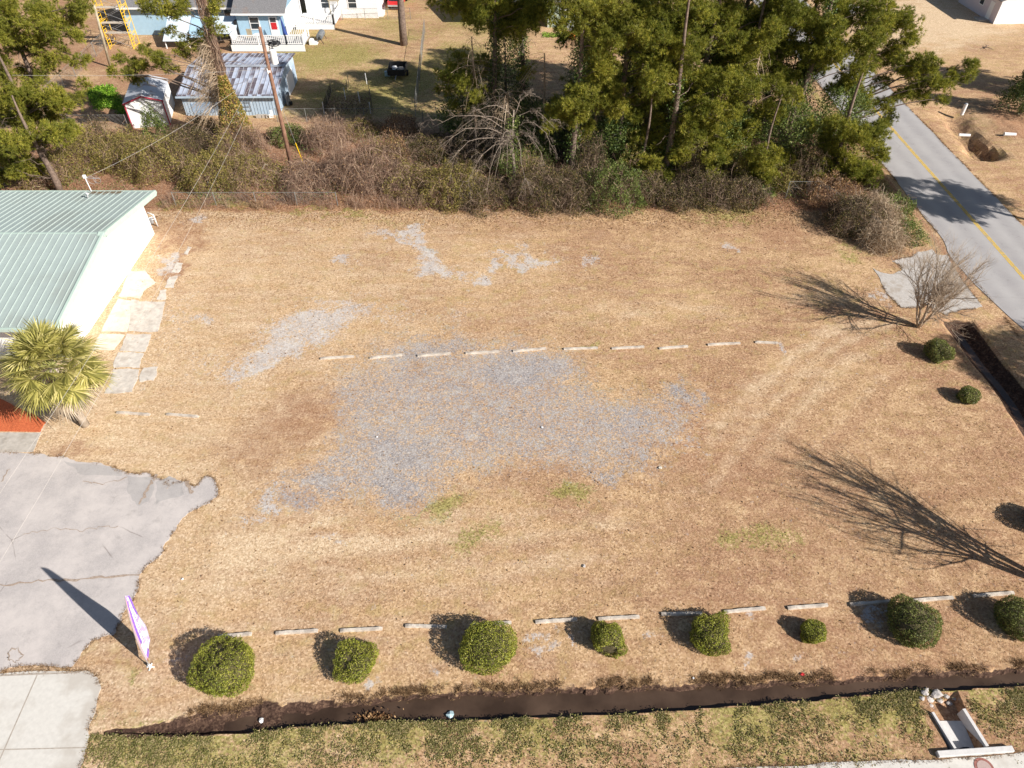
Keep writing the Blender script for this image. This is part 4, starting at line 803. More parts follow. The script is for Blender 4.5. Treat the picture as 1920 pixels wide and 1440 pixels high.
for a in [
    (165, 306, 2.7, 2.6, "olive", "olive leaved bush between the left pines and the white shed, above the roof edge"),
    (240, 300, 2.4, 2.4, "olive", "brown green bush above the roof antenna"),
    (300, 318, 2.8, 2.6, "olive", "wide olive bush just above the green roof's far corner"),
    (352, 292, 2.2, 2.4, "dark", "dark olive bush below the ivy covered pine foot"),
    (400, 340, 2.4, 2.2, "olive", "yellowish olive bush where the two cables cross the thicket"),
    (470, 335, 2.6, 1.9, "mixed", "low brown vine tangle left of the utility pole foot"),
    (455, 285, 2.2, 2.4, "brown", "brown vine slope between the ivy mass and the utility pole"),
    (585, 345, 2.5, 1.6, "brown", "brown vine tangle right of the utility pole foot"),
    (615, 275, 2.0, 2.6, "brown", "tall brown vine clump behind the pole's yellow guard"),
    (695, 340, 3.0, 3.0, "brown", "largest reddish brown vine mound in the middle of the thicket"),
    (720, 325, 2.3, 2.7, "mixed", "olive topped shoulder of the big brown vine mound"),
    (775, 355, 2.4, 1.9, "mixed", "low brown tangle between the big vine mound and the bare tree"),
    (850, 365, 2.7, 2.4, "olive", "olive brown bush under the left boughs of the bare tree"),
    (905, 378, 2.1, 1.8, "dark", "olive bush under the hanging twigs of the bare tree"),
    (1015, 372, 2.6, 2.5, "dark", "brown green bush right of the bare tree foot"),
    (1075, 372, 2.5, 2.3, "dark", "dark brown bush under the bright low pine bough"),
    (1150, 375, 2.6, 2.9, "green", "fresh green broadleaf bush at the wood's front edge"),
    (1205, 368, 1.8, 2.0, "dark", "olive bush right of the fresh green bush at the wood edge"),
    (1268, 378, 1.7, 1.3, "dark", "small brown tangle in front of the middle pines"),
    (1325, 372, 2.0, 1.9, "dark", "brown bush by the yellow green grass patch at wood edge"),
    (1385, 372, 2.1, 1.7, "dark", "rust and olive bush left of the small palmetto"),
    (1550, 372, 2.2, 1.9, "rust", "dark rusty bush behind the tan vine mounds"),
    (1598, 425, 2.1, 2.3, "dark", "grey green tangle on the lot side of the pale vine mound"),
    (1625, 418, 2.0, 2.2, "tan", "pale tan dead vine mound near the road, the upper one"),
    (1652, 458, 1.6, 1.7, "tan", "pale tan dead vine mound beside the concrete apron, the lower one"),
    (1697, 448, 1.2, 1.4, "green", "dark green bush between the tan vines and the road"),
    (1672, 400, 1.5, 1.5, "green", "green verge bush by the road, upper one"),
    (752, 250, 1.7, 1.7, "rust", "isolated sunlit bush in the shade beyond the vine mounds"),
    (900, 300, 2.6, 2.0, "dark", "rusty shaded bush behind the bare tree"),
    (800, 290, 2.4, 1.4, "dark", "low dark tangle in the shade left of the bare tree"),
    (680, 250, 1.8, 1.3, "mixed", "low olive growth along the yard fence below the garden plot"),
    (540, 262, 1.6, 1.3, "green", "low green bush at the yard fence behind the utility pole"),
    (90, 338, 2.2, 1.8, "mixed", "brown bush at the foot of the lower left pine"),
    (385, 262, 1.7, 2.2, "dark", "olive bush in front of the blue shed's dark end"),
    (1240, 330, 2.4, 2.6, "green", "shaded green bush behind the low bright pine"),
    (1460, 350, 1.8, 1.8, "olive", "olive bush behind the palmetto"),
    (980, 320, 2.3, 2.8, "green", "ivy swamped bush right behind the bare tree trunk"),
    (640, 330, 1.1, 3.3, "brown", "narrow tall vine column left of the largest brown mound"),
    (745, 318, 1.2, 3.4, "rust", "narrow rusty vine column behind the largest brown mound"),
    (990, 358, 1.2, 3.5, "mixed", "narrow vine column just right of the bare arching tree"),
    (1105, 345, 1.4, 4.2, "dark", "tall dark vine column in front of the bright puffed pine"),
    (1180, 340, 1.3, 3.8, "olive", "tall olive vine column left of the young middle pine"),
    (1290, 352, 1.4, 3.9, "dark", "tall dark vine column below the broad pine"),
    (1370, 350, 1.2, 3.4, "olive", "olive vine column between the broad pine and the palmetto"),
    (1500, 345, 1.5, 3.6, "dark", "dark vine mound behind the overgrown fence corner"),
    (430, 305, 1.2, 2.9, "olive", "narrow olive vine column at the ivy covered pine foot"),
    (200, 285, 1.3, 3.2, "dark", "dark vine column left of the white shed's shrub"),
]: mound(*a)
mound(297, 262, 1.05, 2.9, "evergreen", "glossy evergreen shrub growing against the white shed front", name="evergreen_shrub", sq=(1, .6))

# fine dead weeds in front of the thicket (fence line)
P = scat(5000, -28, 5, 50.2, 52.2); P = P[wob(P[:, 0], P[:, 1], 1.5, 71) > .15]; n = len(P)
tag(link("dead_weeds", arrmesh("dead_weeds", *ribbons(arcs(n, P, rng.uniform(0, 6.28, n), rng.uniform(.1, .7, n), rng.uniform(.3, 1.2, n), .3, 5), rng.uniform(.01, .022, n))), M_twig), "upright dead weed stems along the overgrown lot fence", "weeds", kind='stuff')

# ------------------------------------------------------------ trees
def clumpgeo(c, r, dens=1.0):
    """puffs of needle tufts"""
    npf = max(5, int(15 * r * r)); pc = c + rdir(npf) * (rng.uniform(.1, 1, (npf, 1)) ** .6) * r * [1.12, 1.12, .75]
    out = []
    for q in pc:
        nt = int(17 * dens); pr = rng.uniform(.28, .48); td = unit(rdir(nt) + [0, 0, .45]); tc = q + td * pr * rng.uniform(.3, 1, (nt, 1))
        nn = 14; D = unit(np.repeat(td, nn, 0) * .8 + rdir(nt * nn) * .75 + [0, 0, .1]); out.append(blades(np.repeat(tc, nn, 0), D, rng.uniform(.18, .34, nt * nn), .034))
    return out, pc
def curve_pts(a, b, sag, k=6, jit=.12):
    a = np.array(a, float); b = np.array(b, float); t = np.linspace(0, 1, k)[:, None]; P = a + (b - a) * t; P[:, 2] += sag * np.sin(t[:, 0] * math.pi)
    P[1:-1] += rng.normal(0, jit, (k - 2, 3)); return P
def pine(x, y, h, r0, cl, label, extra=0, topclumps=4, ivy=0, mat=M_needle, lean=(0, 0), dead=6, low=.45, grp="tall pines of the wood edge", dup=2):
    o = empty("pine_tree", (x, y, 0), label, "pine tree", grp); loc = np.array([x, y, 0.])
    k = 10; tr = np.array([[lean[0] * s + .15 * math.sin(s * 5 + x), lean[1] * s + .12 * math.sin(s * 4 + y), h * s - (.2 if s == 0 else 0)] for s in np.linspace(0, 1, k)])
    tr[0, :2] = 0
    parts = [tube(tr, np.linspace(r0, .05, k), 9)]
    def trunk_at(z): return np.array([np.interp(z, tr[:, 2], tr[:, i]) for i in range(3)])
    C = []
    for c in cl:
        px, py, r = c[0], c[1], (c[2] if len(c) > 2 else 1.0); yy = y + (c[3] if len(c) > 3 else rng.uniform(-1.6, 1.2)); r = r * (.92 if dup == 1 else 1)
        q = np.array(tuple(AT(px, py, yy))) - loc; C.append((q, r))
    for e in range(extra):
        z = h * rng.uniform(low, .95); a = rng.uniform(0, 6.28); d = (1.1 - z / h) * h * .30 * rng.uniform(.5, 1.1) + .6
        C.append((trunk_at(z) + [math.cos(a) * d, math.sin(a) * d, rng.uniform(.2, .9)], rng.uniform(.9, 1.3)))
    ndup0 = len(C)
    for q, r in list(C)[:len(cl)]: C.append((q + rng.normal(0, .55, 3) + [0, .5, -.15], r * .95))
    for q, r in (list(C)[:len(cl):2] if dup > 1 else []): C.append((q + rng.normal(0, .8, 3) * [1, .6, 1] + [0, 1.3, -.35], r * 1.1))
    ndup1 = len(C)
    for e in range(topclumps): C.append((trunk_at(h * (.9 + .1 * e / max(1, topclumps - 1))) + rng.normal(0, .5, 3), 1.0))
    fol = []
    for ci, (q, r) in enumerate(C):
        d = np.hypot(q[0], q[1]); z0 = min(max(q[2] - .35 * d, h * .15), h * .97); a = trunk_at(z0)
        L = curve_pts(a, q, .06 * d, 6, .10)
        if not (ndup0 <= ci < ndup1): parts.append(tube(L, np.linspace(max(.025, .012 + .010 * d), .014, 6), 5))
        g, pc = clumpgeo(q, r); fol += g
        for s in pc[:10]: parts.append(tube([L[4], (L[4] + s) / 2 + rng.normal(0, .08, 3), s], [.014, .010, .006], 3))
    for e in range(dead):   # dead snags below the crown
        z = h * rng.uniform(.18, .6); a = rng.uniform(0, 6.28); b = trunk_at(z); d = rng.uniform(.8, 2.6); t = b + [math.cos(a) * d, math.sin(a) * d, rng.uniform(-.5, .5)]
        parts.append(tube(curve_pts(b, t, .2, 5, .1), np.linspace(.03, .008, 5), 4))
        for j in range(4):
            u = b + (t - b) * rng.uniform(.4, 1); parts.append(tube([u, u + rng.normal(0, .35, 3)], [.01, .004], 3))
    V, f = catmesh(parts); link("trunk", arrmesh("trunk", V, f), M_bark, o, smooth=True)
    if fol: V, f = catmesh(fol); link("crown", arrmesh("crown", V, f), mat, o)
    if ivy:
        n = int(1500 * ivy); z = rng.uniform(.1, h * min(.8, .35 + .25 * ivy), n); a = rng.uniform(0, 6.28, n); rr = r0 * (1 - z / h * .7) + np.abs(rng.normal(0, .22, n)) + .05
        c = np.stack([np.interp(z, tr[:, 2], tr[:, 0]) + rr * np.cos(a), np.interp(z, tr[:, 2], tr[:, 1]) + rr * np.sin(a), z], 1)
        V, f = leaves(c, rdir(n), rng.uniform(.09, .2, n), rng.uniform(.07, .13, n)); link("ivy", arrmesh("ivy", V, f), M_ivy, o)
    return o
pine(-1.5, 60.5, 18, .30, [(870, 15, 1.2), (895, 35, 1.2), (930, 12, 1.2), (965, 30, 1.2), (1003, 12, 1.1), (985, 48, .9), (940, 58, .9), (908, 5, 1.2), (850, 128, .8), (868, 152, .9), (892, 176, .8), (862, 112, .7), (905, 190, .6), (925, 126, .7), (888, 205, .6), (895, 145, .8), (840, 148, .7), (985, 140, .5)],
     "ivy wrapped pine with a separate low left bough, leftmost of the wood", topclumps=4, extra=9, low=.62, ivy=2.2, dead=14)
pine(.9, 62.5, 17, .26, [(965, 10, 1), (990, 30, 1), (945, 35, 1), (1010, 2, 1)], "thin ivy wrapped pine just right of the leftmost wood pine", topclumps=4, extra=9, low=.66, ivy=2.0, dead=14)
pine(5.0, 54.8, 17, .30, [(1060, 222, 1.0), (1095, 212, 1.0), (1075, 190, .9), (1100, 238, .8), (1130, 192, 1.0), (1147, 168, .9), (1120, 148, .8), (1135, 128, .9), (1160, 205, .9), (1045, 205, .7), (1100, 15, 1.2), (1130, 40, 1.2), (1160, 20, 1.2), (1190, 60, 1.1), (1150, 78, 1.0), (1092, 45, .9), (1080, 10, 1)],
     "pine with bright puffed boughs hanging over the brown bushes", topclumps=3, ivy=1.2, dead=9, mat=M_needle2)
pine(8.9, 56.2, 18, .34, [(1230, 60, 1.2), (1260, 90, 1.2), (1250, 130, 1.1), (1215, 110, 1.1), (1280, 50, 1.2), (1300, 20, 1.2), (1290, 112, 1), (1240, 170, 1), (1200, 255, 1), (1190, 215, .9), (1183, 285, .8), (1210, 20, 1.2), (1225, 220, .9), (1215, 190, .8)], "dense pine left of the wood's middle, foliage down to the bushes", topclumps=3, ivy=1.6, extra=4, low=.35)
pine(12.6, 54.6, 16, .32, [(1300, 182, 1.2), (1330, 210, 1.2), (1290, 230, 1.1), (1310, 262, 1.1), (1350, 242, 1.1), (1340, 292, 1.1), (1270, 282, 1.0), (1375, 205, 1.1), (1400, 240, 1.1), (1395, 170, 1.2), (1370, 275, 1), (1320, 150, 1.1), (1355, 165, 1.1), (1260, 250, .9)], "broad pine at the wood's middle with drooping lower boughs", topclumps=3, ivy=.8, extra=3, low=.5)
pine(15.8, 59.5, 18, .34, [(1330, 80, 1.3), (1360, 50, 1.3), (1390, 92, 1.2), (1350, 128, 1.1), (1420, 60, 1.2), (1440, 110, 1.2), (1410, 150, 1.1), (1370, 20, 1.2), (1450, 30, 1.2), (1462, 150, 1.0), (1330, 30, 1.2), (1480, 90, 1)], "tall pine behind the wood's middle reaching the top edge", topclumps=3, ivy=.8, extra=4, low=.4)
pine(10.7, 54.6, 8, .16, [(1195, 318, .8), (1222, 300, .9), (1245, 325, .9), (1230, 345, .7), (1262, 300, .8), (1285, 322, .8), (1318, 318, .8), (1305, 345, .8), (1338, 330, .7), (1210, 285, .7)], "young yellow green pine in front of the wood's middle", topclumps=2, dead=2, ivy=.3, mat=M_needle2)
pine(23.8, 59.2, 18, .36, [(1500, 40, 1.2), (1530, 80, 1.1), (1562, 50, 1.2), (1545, 125, 1.0), (1592, 92, 1.1), (1605, 42, 1.2), (1515, 112, .9), (1620, 128, 1), (1582, 158, .9), (1642, 72, 1.1), (1580, 15, 1.2), (1640, 20, 1.2), (1560, 100, .9)], "leaning dark trunked pine with ivy at the wood's road end", topclumps=3, ivy=1.8, lean=(.6, 0), dead=9)
pine(29.3, 61, 15, .28, [(1650, 112, 1.1), (1682, 92, 1.1), (1700, 130, 1.1), (1722, 152, 1.0), (1742, 120, 1.0), (1762, 160, .9), (1790, 142, .8), (1815, 124, .7), (1652, 160, 1), (1692, 182, .9), (1732, 190, .7), (1662, 50, 1.2), (1690, 40, 1), (1620, 178, .8), (1638, 205, .6), (1655, 232, .5), (1700, 75, 1), (1750, 140, .9), (1770, 185, .5), (1825, 140, .5), (1672, 212, .6)],
     "pine whose boughs reach out over the road", dup=1, topclumps=4, ivy=.4, dead=6)
pine(26.6, 54.8, 11, .22, [(1600, 250, 1.0), (1630, 268, .9), (1650, 250, .8), (1582, 290, 1.0), (1610, 310, 1.0), (1640, 318, .8), (1570, 330, .9), (1600, 348, .8), (1545, 300, .9), (1555, 262, .9), (1652, 285, .7), (1530, 330, .7), (1575, 235, .9), (1625, 340, .7), (1560, 350, .6)], "bushy pine beside the road above the tan vine mounds", topclumps=3, dead=4)
pine(20.6, 54.3, 7.5, .14, [(1430, 308, .9), (1450, 290, .8), (1410, 328, .8), (1440, 335, .8), (1465, 318, .8), (1422, 290, .7), (1450, 350, .6), (1478, 300, .7)], "young yellow green pine near the small palmetto", topclumps=2, dead=2, ivy=.3, mat=M_needle2)
for k, (x, y, h, lab) in enumerate([(11.5, 67, 18, "shaded pine deep in the wood behind the dense left pine"), (20.5, 67, 18, "shaded pine deep in the wood behind the tall middle pine"), (19.5, 59.5, 15, "shaded pine between the broad pine and the leaning trunk"), (26.5, 67, 17, "shaded pine deep in the wood near the road"), (15.5, 71, 17, "farthest pine at the back of the wood"), (7.2, 65, 17, "shaded pine behind the bright puffed pine"), (23, 63.5, 17, "shaded pine right behind the leaning dark trunk"), (13, 63, 18, "tall shaded pine behind the broad pine")]):
    pine(x, y, h, .3, [], lab, extra=19, topclumps=5, ivy=1.2, dead=6, low=.25)
LG = "pines at the left frame edge"
pine(-41, 62, 14, .3, [(30, 30, 1.3), (70, 20, 1.3), (100, 60, 1.2), (60, 80, 1.2), (20, 90, 1.2), (130, 30, 1.1), (118, 98, 1.0), (90, 118, 1), (40, 140, 1.1), (0, 50, 1.2), (0, 120, 1.2), (140, 70, .8), (60, 50, 1.2), (150, 10, 1)], "upper left pine at the frame edge behind the red leaf litter", topclumps=2, extra=2, low=.6, mat=M_needle2, grp=LG, dup=1)
pine(-40, 57.5, 11, .28, [(60, 168, 1.1), (100, 182, 1.1), (30, 190, 1.1), (125, 195, .9), (20, 222, 1.1), (80, 212, 1), (0, 195, 1.1), (140, 180, .6), (100, 205, .8), (48, 205, 1), (60, 232, .7), (10, 155, 1)], "middle pine of the left frame edge group, reaching to the yard fence", topclumps=0, mat=M_needle2, grp=LG, dup=1)
pine(-37.2, 53, 8, .3, [(60, 252, 1.0), (100, 248, .9), (30, 275, 1.1), (10, 298, 1.0), (60, 305, .9), (0, 262, 1.1), (122, 262, .7), (85, 268, .9), (25, 322, .9), (130, 240, .6), (0, 330, .9), (75, 325, .7)], "lowest left pine leaning over the green roof's far edge", topclumps=0, mat=M_needle2, grp=LG, dup=1)
vp_ = pine(-24.9, 62.2, 18, .34, [(330, 20, 1.0), (300, 12, 1), (275, 20, .6), (352, 82, .8), (372, 92, .7), (392, 45, .6), (405, 15, .9), (342, 98, .7), (232, 112, .8), (262, 124, .8), (290, 106, .8), (242, 138, .5), (214, 134, .4), (308, 120, .6), (272, 98, .7), (322, 60, .6)],
     "vine hung pine standing before the blue shed", topclumps=2, ivy=0, dead=10, mat=M_needle2, grp="single pines in the yards", dup=1)
n = 950; z = rng.uniform(3.5, 8.5, n); a = rng.uniform(0, 6.28, n); base = np.stack([.35 * np.cos(a) - .2, .35 * np.sin(a), z], 1)
Pv = arcs(n, base, rng.uniform(2.3, 4.2, n), rng.uniform(.6, 3.6, n) * np.clip((12 - z) / 7, .25, 1), rng.uniform(.1, .9, n), .5, 6); Pv[:, :, 2] -= np.linspace(0, 1, 6)[None] ** 2 * rng.uniform(.4, 2.4, (n, 1)); Pv[:, :, 2] = np.maximum(Pv[:, :, 2], 2.0)
link("hanging_vines", arrmesh("hanging_vines", *ribbons(Pv, rng.uniform(.02, .05, n))), M_twigpale, vp_)
n = 1300; z = rng.uniform(.2, 13, n); a = rng.uniform(0, 6.28, n); st = np.stack([.36 * np.cos(a), .36 * np.sin(a), z], 1)[:, None] + np.linspace(0, 1, 4)[None, :, None] * np.array([0, 0, 1.6]) + rng.normal(0, .08, (n, 4, 3))
link("vine_sleeve", arrmesh("vine_sleeve", *ribbons(st[:900], .04)), M_twig, vp_)
n = 9500; z = rng.uniform(0, 1, n) ** 1.3 * 6.2; a = rng.uniform(0, 6.28, n); rr = (1.8 - z * .235) * rng.uniform(.75, 1.05, n); c = np.stack([rr * np.cos(a) + .1, rr * np.sin(a) * .8 - .3, z], 1)
V, f = leaves(c, rdir(n), rng.uniform(.1, .2, n), rng.uniform(.06, .12, n))
link("ivy", arrmesh("ivy", V, f), leafy("rusty_ivy", [(0, (.14, .16, .03)), (.5, (.33, .29, .06)), (.8, (.52, .33, .11)), (1, (.62, .34, .15))], .25, .6), vp_)
# lone pine, bare trunk with its crown above the frame
tb_ = G(757, 84); pine(tb_.x, tb_.y, 22, .47, [], "lone straight pine trunk standing in the sunny back yard", extra=14, topclumps=5, dead=0, low=.68, grp="single pines in the yards")
# pines and other trees outside the right edge whose shade falls into the picture
OG = "trees beyond the right frame edge"
pine(51, 42.4, 15, .3, [], "pine across the road, out of view, shading the asphalt", extra=22, topclumps=5, low=.55, dead=2, grp=OG)
pine(62, 70, 13, .3, [], "pine outside the view shading the roadside yard", extra=16, topclumps=4, low=.4, dead=2, grp=OG)
pine(56.5, 72, 9, .25, [], "second pine outside the view shading the roadside yard", extra=12, topclumps=4, low=.4, dead=2, grp=OG)
pine(68, 66, 14, .3, [], "third pine outside the view beyond the roadside yard", extra=16, topclumps=4, low=.4, dead=2, grp=OG)
def leaftree(x, y, h, r, label, mat, n=9000, name="cedar_tree", cat="tree", zb=.12, cone=True):
    o = empty(name, (x, y, 0), label, cat)
    parts = [tube([(0, 0, -.1), (.05, 0, h * .5), (0, .05, h * .95)], [.18, .11, .02], 8)]
    for k in range(16):
        z = h * rng.uniform(.15, .85); a = rng.uniform(0, 6.28); d = r * (1.05 - z / h if cone else .8); parts.append(tube([(0, 0, z), (math.cos(a) * d, math.sin(a) * d, z + .3)], [.04, .01], 4))
    V, f = catmesh(parts); link("trunk", arrmesh("trunk", V, f), M_bark, o)
    t = rng.uniform(zb, 1, n); a = rng.uniform(0, 6.28, n); prof = (1.08 - t) ** .7 if cone else np.sqrt(np.clip(1 - ((t - .58) / .45) ** 2, 0, 1))
    lob = 1 + .22 * np.sin(a * 4 + t * 11) + .15 * np.sin(a * 7 - t * 17)
    rr = r * prof * lob * np.sqrt(rng.uniform(.25, 1, n)); c = np.stack([rr * np.cos(a), rr * np.sin(a), t * h + rng.normal(0, .1, n)], 1)
    V, f = leaves(c, unit(rng.normal(size=c.shape) + [0, 0, .4]), rng.uniform(.12, .26, n), rng.uniform(.05, .1, n)); link("crown", arrmesh("crown", V, f), mat, o); return o
leaftree(49.8, 68.5, 5.6, 2.5, "dark conical cedar by the dirt drive, cut by the frame edge", M_ivy, 14000)
leaftree(46.3, 22.8, 12.5, 4.8, "leafy evergreen outside the view that shades the road ditch", M_green, 60000, "evergreen_tree", "tree", .25, False)
leaftree(7.4, 71, 11, 2.6, "dark ivy smothered tree left of the orange bin", M_ivy, 9000, "ivy_covered_tree", "tree", .25, True)

for k, (x, y, h, r, lab) in enumerate([(-.6, 62.8, 10, 1.7, "ivy column between the two leftmost wood pines"), (-4.5, 63.5, 3.6, 2.4, "dark low evergreen left of the two ivy wrapped pines"), (1.5, 58.5, 5.5, 2.0, "dark evergreen right behind the bare arching tree"), (7.5, 62.5, 7.5, 2.6, "shaded evergreen understory tree behind the bright puffed pine"), (11.5, 62.5, 8, 2.8, "understory evergreen left of the wood's middle"), (15.5, 60, 6.5, 2.4, "low understory evergreen right behind the broad pine"),
    (19.5, 62.5, 8.5, 2.8, "understory evergreen at the wood's middle right"), (22.8, 56.5, 6, 2.3, "ivy laden evergreen left of the leaning dark trunk"), (24.5, 63.5, 8, 2.6, "understory evergreen behind the leaning dark trunk"), (27.5, 58.5, 6.5, 2.3, "understory evergreen close to the road verge"), (3.3, 59.5, 4.8, 2.2, "low evergreen between the first pines of the wood"), (17.8, 56.5, 5.5, 2.2, "dark evergreen behind the young pine by the palmetto"), (8.6, 56.5, 5.0, 2.2, "dark evergreen behind the young middle pine"), (13.5, 67, 9, 3, "dark tree in the back rows of the wood"), (22, 69, 9, 3, "dark tree in the back rows near the road")]):
    o_ = leaftree(x, y, h, r, lab, M_green if k % 2 else M_ivy, 9000, "understory_tree", "tree", .06, False); o_["group"] = "understory trees of the wood"

def baretree(x, y, h, spread, label, seed, stems=5, name="bare_tree", mat=M_barkpale, kids=(6, 5, 4), r0=.075, up=1.0, droop=0.0, grp=None, arch=.0):
    """multi-stemmed leafless tree with ascending, forking limbs"""
    r = np.random.default_rng(seed); o = empty(name, (x, y, 0), label, "tree", grp); parts = []; cnt = 0
    def grow(p, d, L, rad, lvl):
        k = 5 if lvl < 3 else 4; pts = [p]; q = p.copy(); dd = d.copy()
        for i in range(k):
            dd = unit(dd + r.normal(0, .10, 3) + [0, 0, .05 * up - droop * (lvl >= 1) * .16 * (1 if i > 0 else .3)]); q = q + dd * L / k; q[2] = max(q[2], .25); pts.append(q)
        parts.append(tube(pts, np.linspace(rad, rad * .42, k + 1), 6 if lvl == 0 else (4 if lvl == 1 else 3)))
        if lvl < len(kids):
            for c in range(kids[lvl]):
                t = r.uniform(.25, 1.0); i = min(k - 1, int(t * k)); b = pts[i] + (pts[i + 1] - pts[i]) * (t * k - i)
                td = unit(pts[i + 1] - pts[i]); nd = unit(td + r.normal(0, .42 if lvl < 2 else .5, 3) + [0, 0, .12 * up])
                grow(b, nd, L * r.uniform(.42, .68), rad * .45, lvl + 1)
    for s in range(stems):
        a = s * 2.399 + r.uniform(-.4, .4); tilt = r.uniform(.3, 1.0) * spread; d = unit(np.array([math.cos(a) * tilt, math.sin(a) * tilt, 1.0 - arch * tilt]))
        grow(np.array([math.cos(a) * .06, math.sin(a) * .06, -.05]), d, h * r.uniform(.5, .62), r0 * r.uniform(.8, 1.15), 0)
    parts.append(tube([(0, 0, -.1), (0, 0, .35)], [r0 * 2.6, r0 * 1.7], 8))
    V, f = catmesh(parts); link("trunk_and_branches", arrmesh("trunk_and_branches", V, f), mat, o, smooth=True); return o
b1 = G(1722, 613); baretree(b1.x, b1.y, 6.0, .54, "small leafless crape myrtle beside the concrete apron", 3, stems=9, mat=noisy("smooth_tan_bark", (.34, .26, .19), c2=(.52, .42, .32), scale=5, rough=.8, bump=.1), kids=(8, 7, 5), r0=.07, grp="leafless lot trees")
baretree(24.6, 17.15, 7.6, .46, "leafless tree at the right frame edge casting a long branching shadow", 8, stems=7, mat=M_barkpale, kids=(7, 6, 5), r0=.095, grp="leafless lot trees")
bt = G(962, 362); 
def archtree():
    """pale leafless tree whose boughs arch out and hang in front of the wood"""
    r = np.random.default_rng(5); o = empty("bare_arching_tree", (bt.x, bt.y, 0), "pale leafless tree with arching boughs in front of the wood", "tree"); loc = np.array(tuple(bt)); parts = []
    tr = [np.array(p) for p in ((0, 0, -.1), (.1, .1, 2.0), (-.1, .2, 4.2), (.05, .3, 6.8))]; parts.append(tube(tr, [.17, .13, .10, .05], 8))
    def bough(a, b, lift, rad, lvl):
        t = np.linspace(0, 1, 8)[:, None]; P = a + (b - a) * t; P[:, 2] += lift * np.sin(t[:, 0] * math.pi) ; P[1:-1] += r.normal(0, .06, (6, 3)); parts.append(tube(P, np.linspace(rad, rad * .3, 8), 5 if lvl == 0 else 3))
        if lvl < 3:
            for c in range((6, 4, 2)[lvl]):
                i = r.integers(2, 8); d = unit(P[min(i, 7)] - P[i - 1]); L = np.linalg.norm(b - a) * r.uniform(.25, .5)
                e = P[i - 1] + unit(d + r.normal(0, .55, 3) + [0, 0, -.15]) * L; e[2] = max(.2, e[2]); bough(P[i - 1], e, L * r.uniform(.05, .3), rad * .5, lvl + 1)
    for (px, py, z0, lift, dy) in [(812, 238, 5, 1.2, -.5), (808, 292, 4.6, 1.5, -1.5), (845, 255, 5.5, 1.2, 0), (825, 325, 4.2, 1.6, -2), (868, 372, 4.0, 1.8, -2.6), (905, 385, 4.4, 1.9, -2.8), (985, 365, 4.6, 1.8, -2.8), (1045, 290, 5.4, 1.4, -1), (1040, 240, 6, 1.0, -.5), (1020, 310, 4.4, 1.4, -2), (950, 330, 5.0, 1.5, -2), (890, 215, 6.2, .9, 0), (1000, 180, 6.2, .8, .5), (925, 350, 4.8, 1.9, -2.4)]:
        e = np.array(tuple(AT(px, py, bt.y + dy))) - loc; e[2] = max(.3, e[2]); zz = np.array([np.interp(z0, [0, 2, 4.2, 6.8], [p[i] for p in tr]) for i in range(3)]); bough(zz, e, lift, .032, 0)
    V, f = catmesh(parts); link("trunk_and_branches", arrmesh("trunk_and_branches", V, f), M_barkpale, o, smooth=True)
    n = 900; z = rng.uniform(.2, 6.5, n); a = rng.uniform(0, 6.28, n); c = np.stack([(.2 + np.abs(rng.normal(0, .25, n))) * np.cos(a), (.2 + np.abs(rng.normal(0, .2, n))) * np.sin(a), z], 1)
    V, f = leaves(c, rdir(n), .15, .1); link("ivy", arrmesh("ivy", V, f), M_green, o)
archtree()
def snag(x, y, h, n, R, label):
    """leafless tangle hanging round a dead stem"""
    o = empty("dead_tree", (x, y, 0), label, "tree", "dead vine draped stems of the wood"); parts = [tube([(0, 0, -.1), (.1, 0, h * .5), (0, .1, h)], [.13, .1, .04], 7)]
    z = rng.uniform(h * .25, h, n); a = rng.uniform(0, 6.28, n); base = np.stack([0 * z, 0 * z, z], 1); A = arcs(n, base, a, rng.uniform(.4, 1, n) * R, rng.uniform(.0, .7, n), .4, 7)
    A[:, :, 2] -= np.linspace(0, 1, 7)[None] ** 2 * rng.uniform(.3, 2.6, (n, 1)); A[:, :, 2] = np.maximum(A[:, :, 2], .1); parts.append(ribbons(A, rng.uniform(.015, .05, n)))
    i = rng.integers(0, n, n * 4); p = A[i, rng.integers(2, 7, n * 4)]; B_ = p[:, None] + np.cumsum(np.repeat(unit(rng.normal(size=(n * 4, 1, 3)) + [0, 0, -.4]), 4, 1) * .16 + rng.normal(0, .05, (n * 4, 4, 3)), 1); parts.append(ribbons(B_, .014))
    V, f = catmesh(parts); link("trunk_and_branches", arrmesh("trunk_and_branches", V, f), M_twigpale, o)
snag(-3.2, 59.6, 10, 130, 2.6, "grey dead tangle left of the ivy wrapped pines")
snag(2.6, 58.8, 9, 130, 2.6, "grey dead tangle right of the ivy wrapped pines")
snag(-.4, 57.4, 6.5, 150, 2.8, "brown dead tangle behind the bare arching tree")
snag(6.8, 57.0, 6, 60, 1.5, "tan vine bundle hanging in the dark beside the bright puffed pine")
snag(19.2, 57.2, 10, 50, 2.2, "pale dead snag in front of the broad pine's right side")
snag(22.6, 57.0, 7.5, 40, 1.8, "bleached dead snag at the foot of the leaning dark trunk")
snag(11.0, 58.2, 14, 50, 1.8, "pale dead limbs high between the left and middle pines")

# small palmetto at the wood edge
pm = G(1432, 372); o = empty("palmetto", (pm.x, pm.y, 0), "small green palmetto at the wood edge left of the fence rail", "palm"); g_, s_save = [], st_; st_ = []
for k in range(12):
    az = k * 2.4; el = math.radians(rng.uniform(15, 75)); fan(np.array([0, 0, .3]), [math.cos(az) * math.cos(el), math.sin(az) * math.cos(el), math.sin(el)], .55, .5, g_, .3, 14)
V, f = catmesh(g_); link("fronds", arrmesh("fronds", V, f), M_green, o); V, f = catmesh(st_ + [tube([(0, 0, 0), (0, 0, .35)], .09, 8)]); link("stem", arrmesh("stem", V, f), M_barkgrey, o)

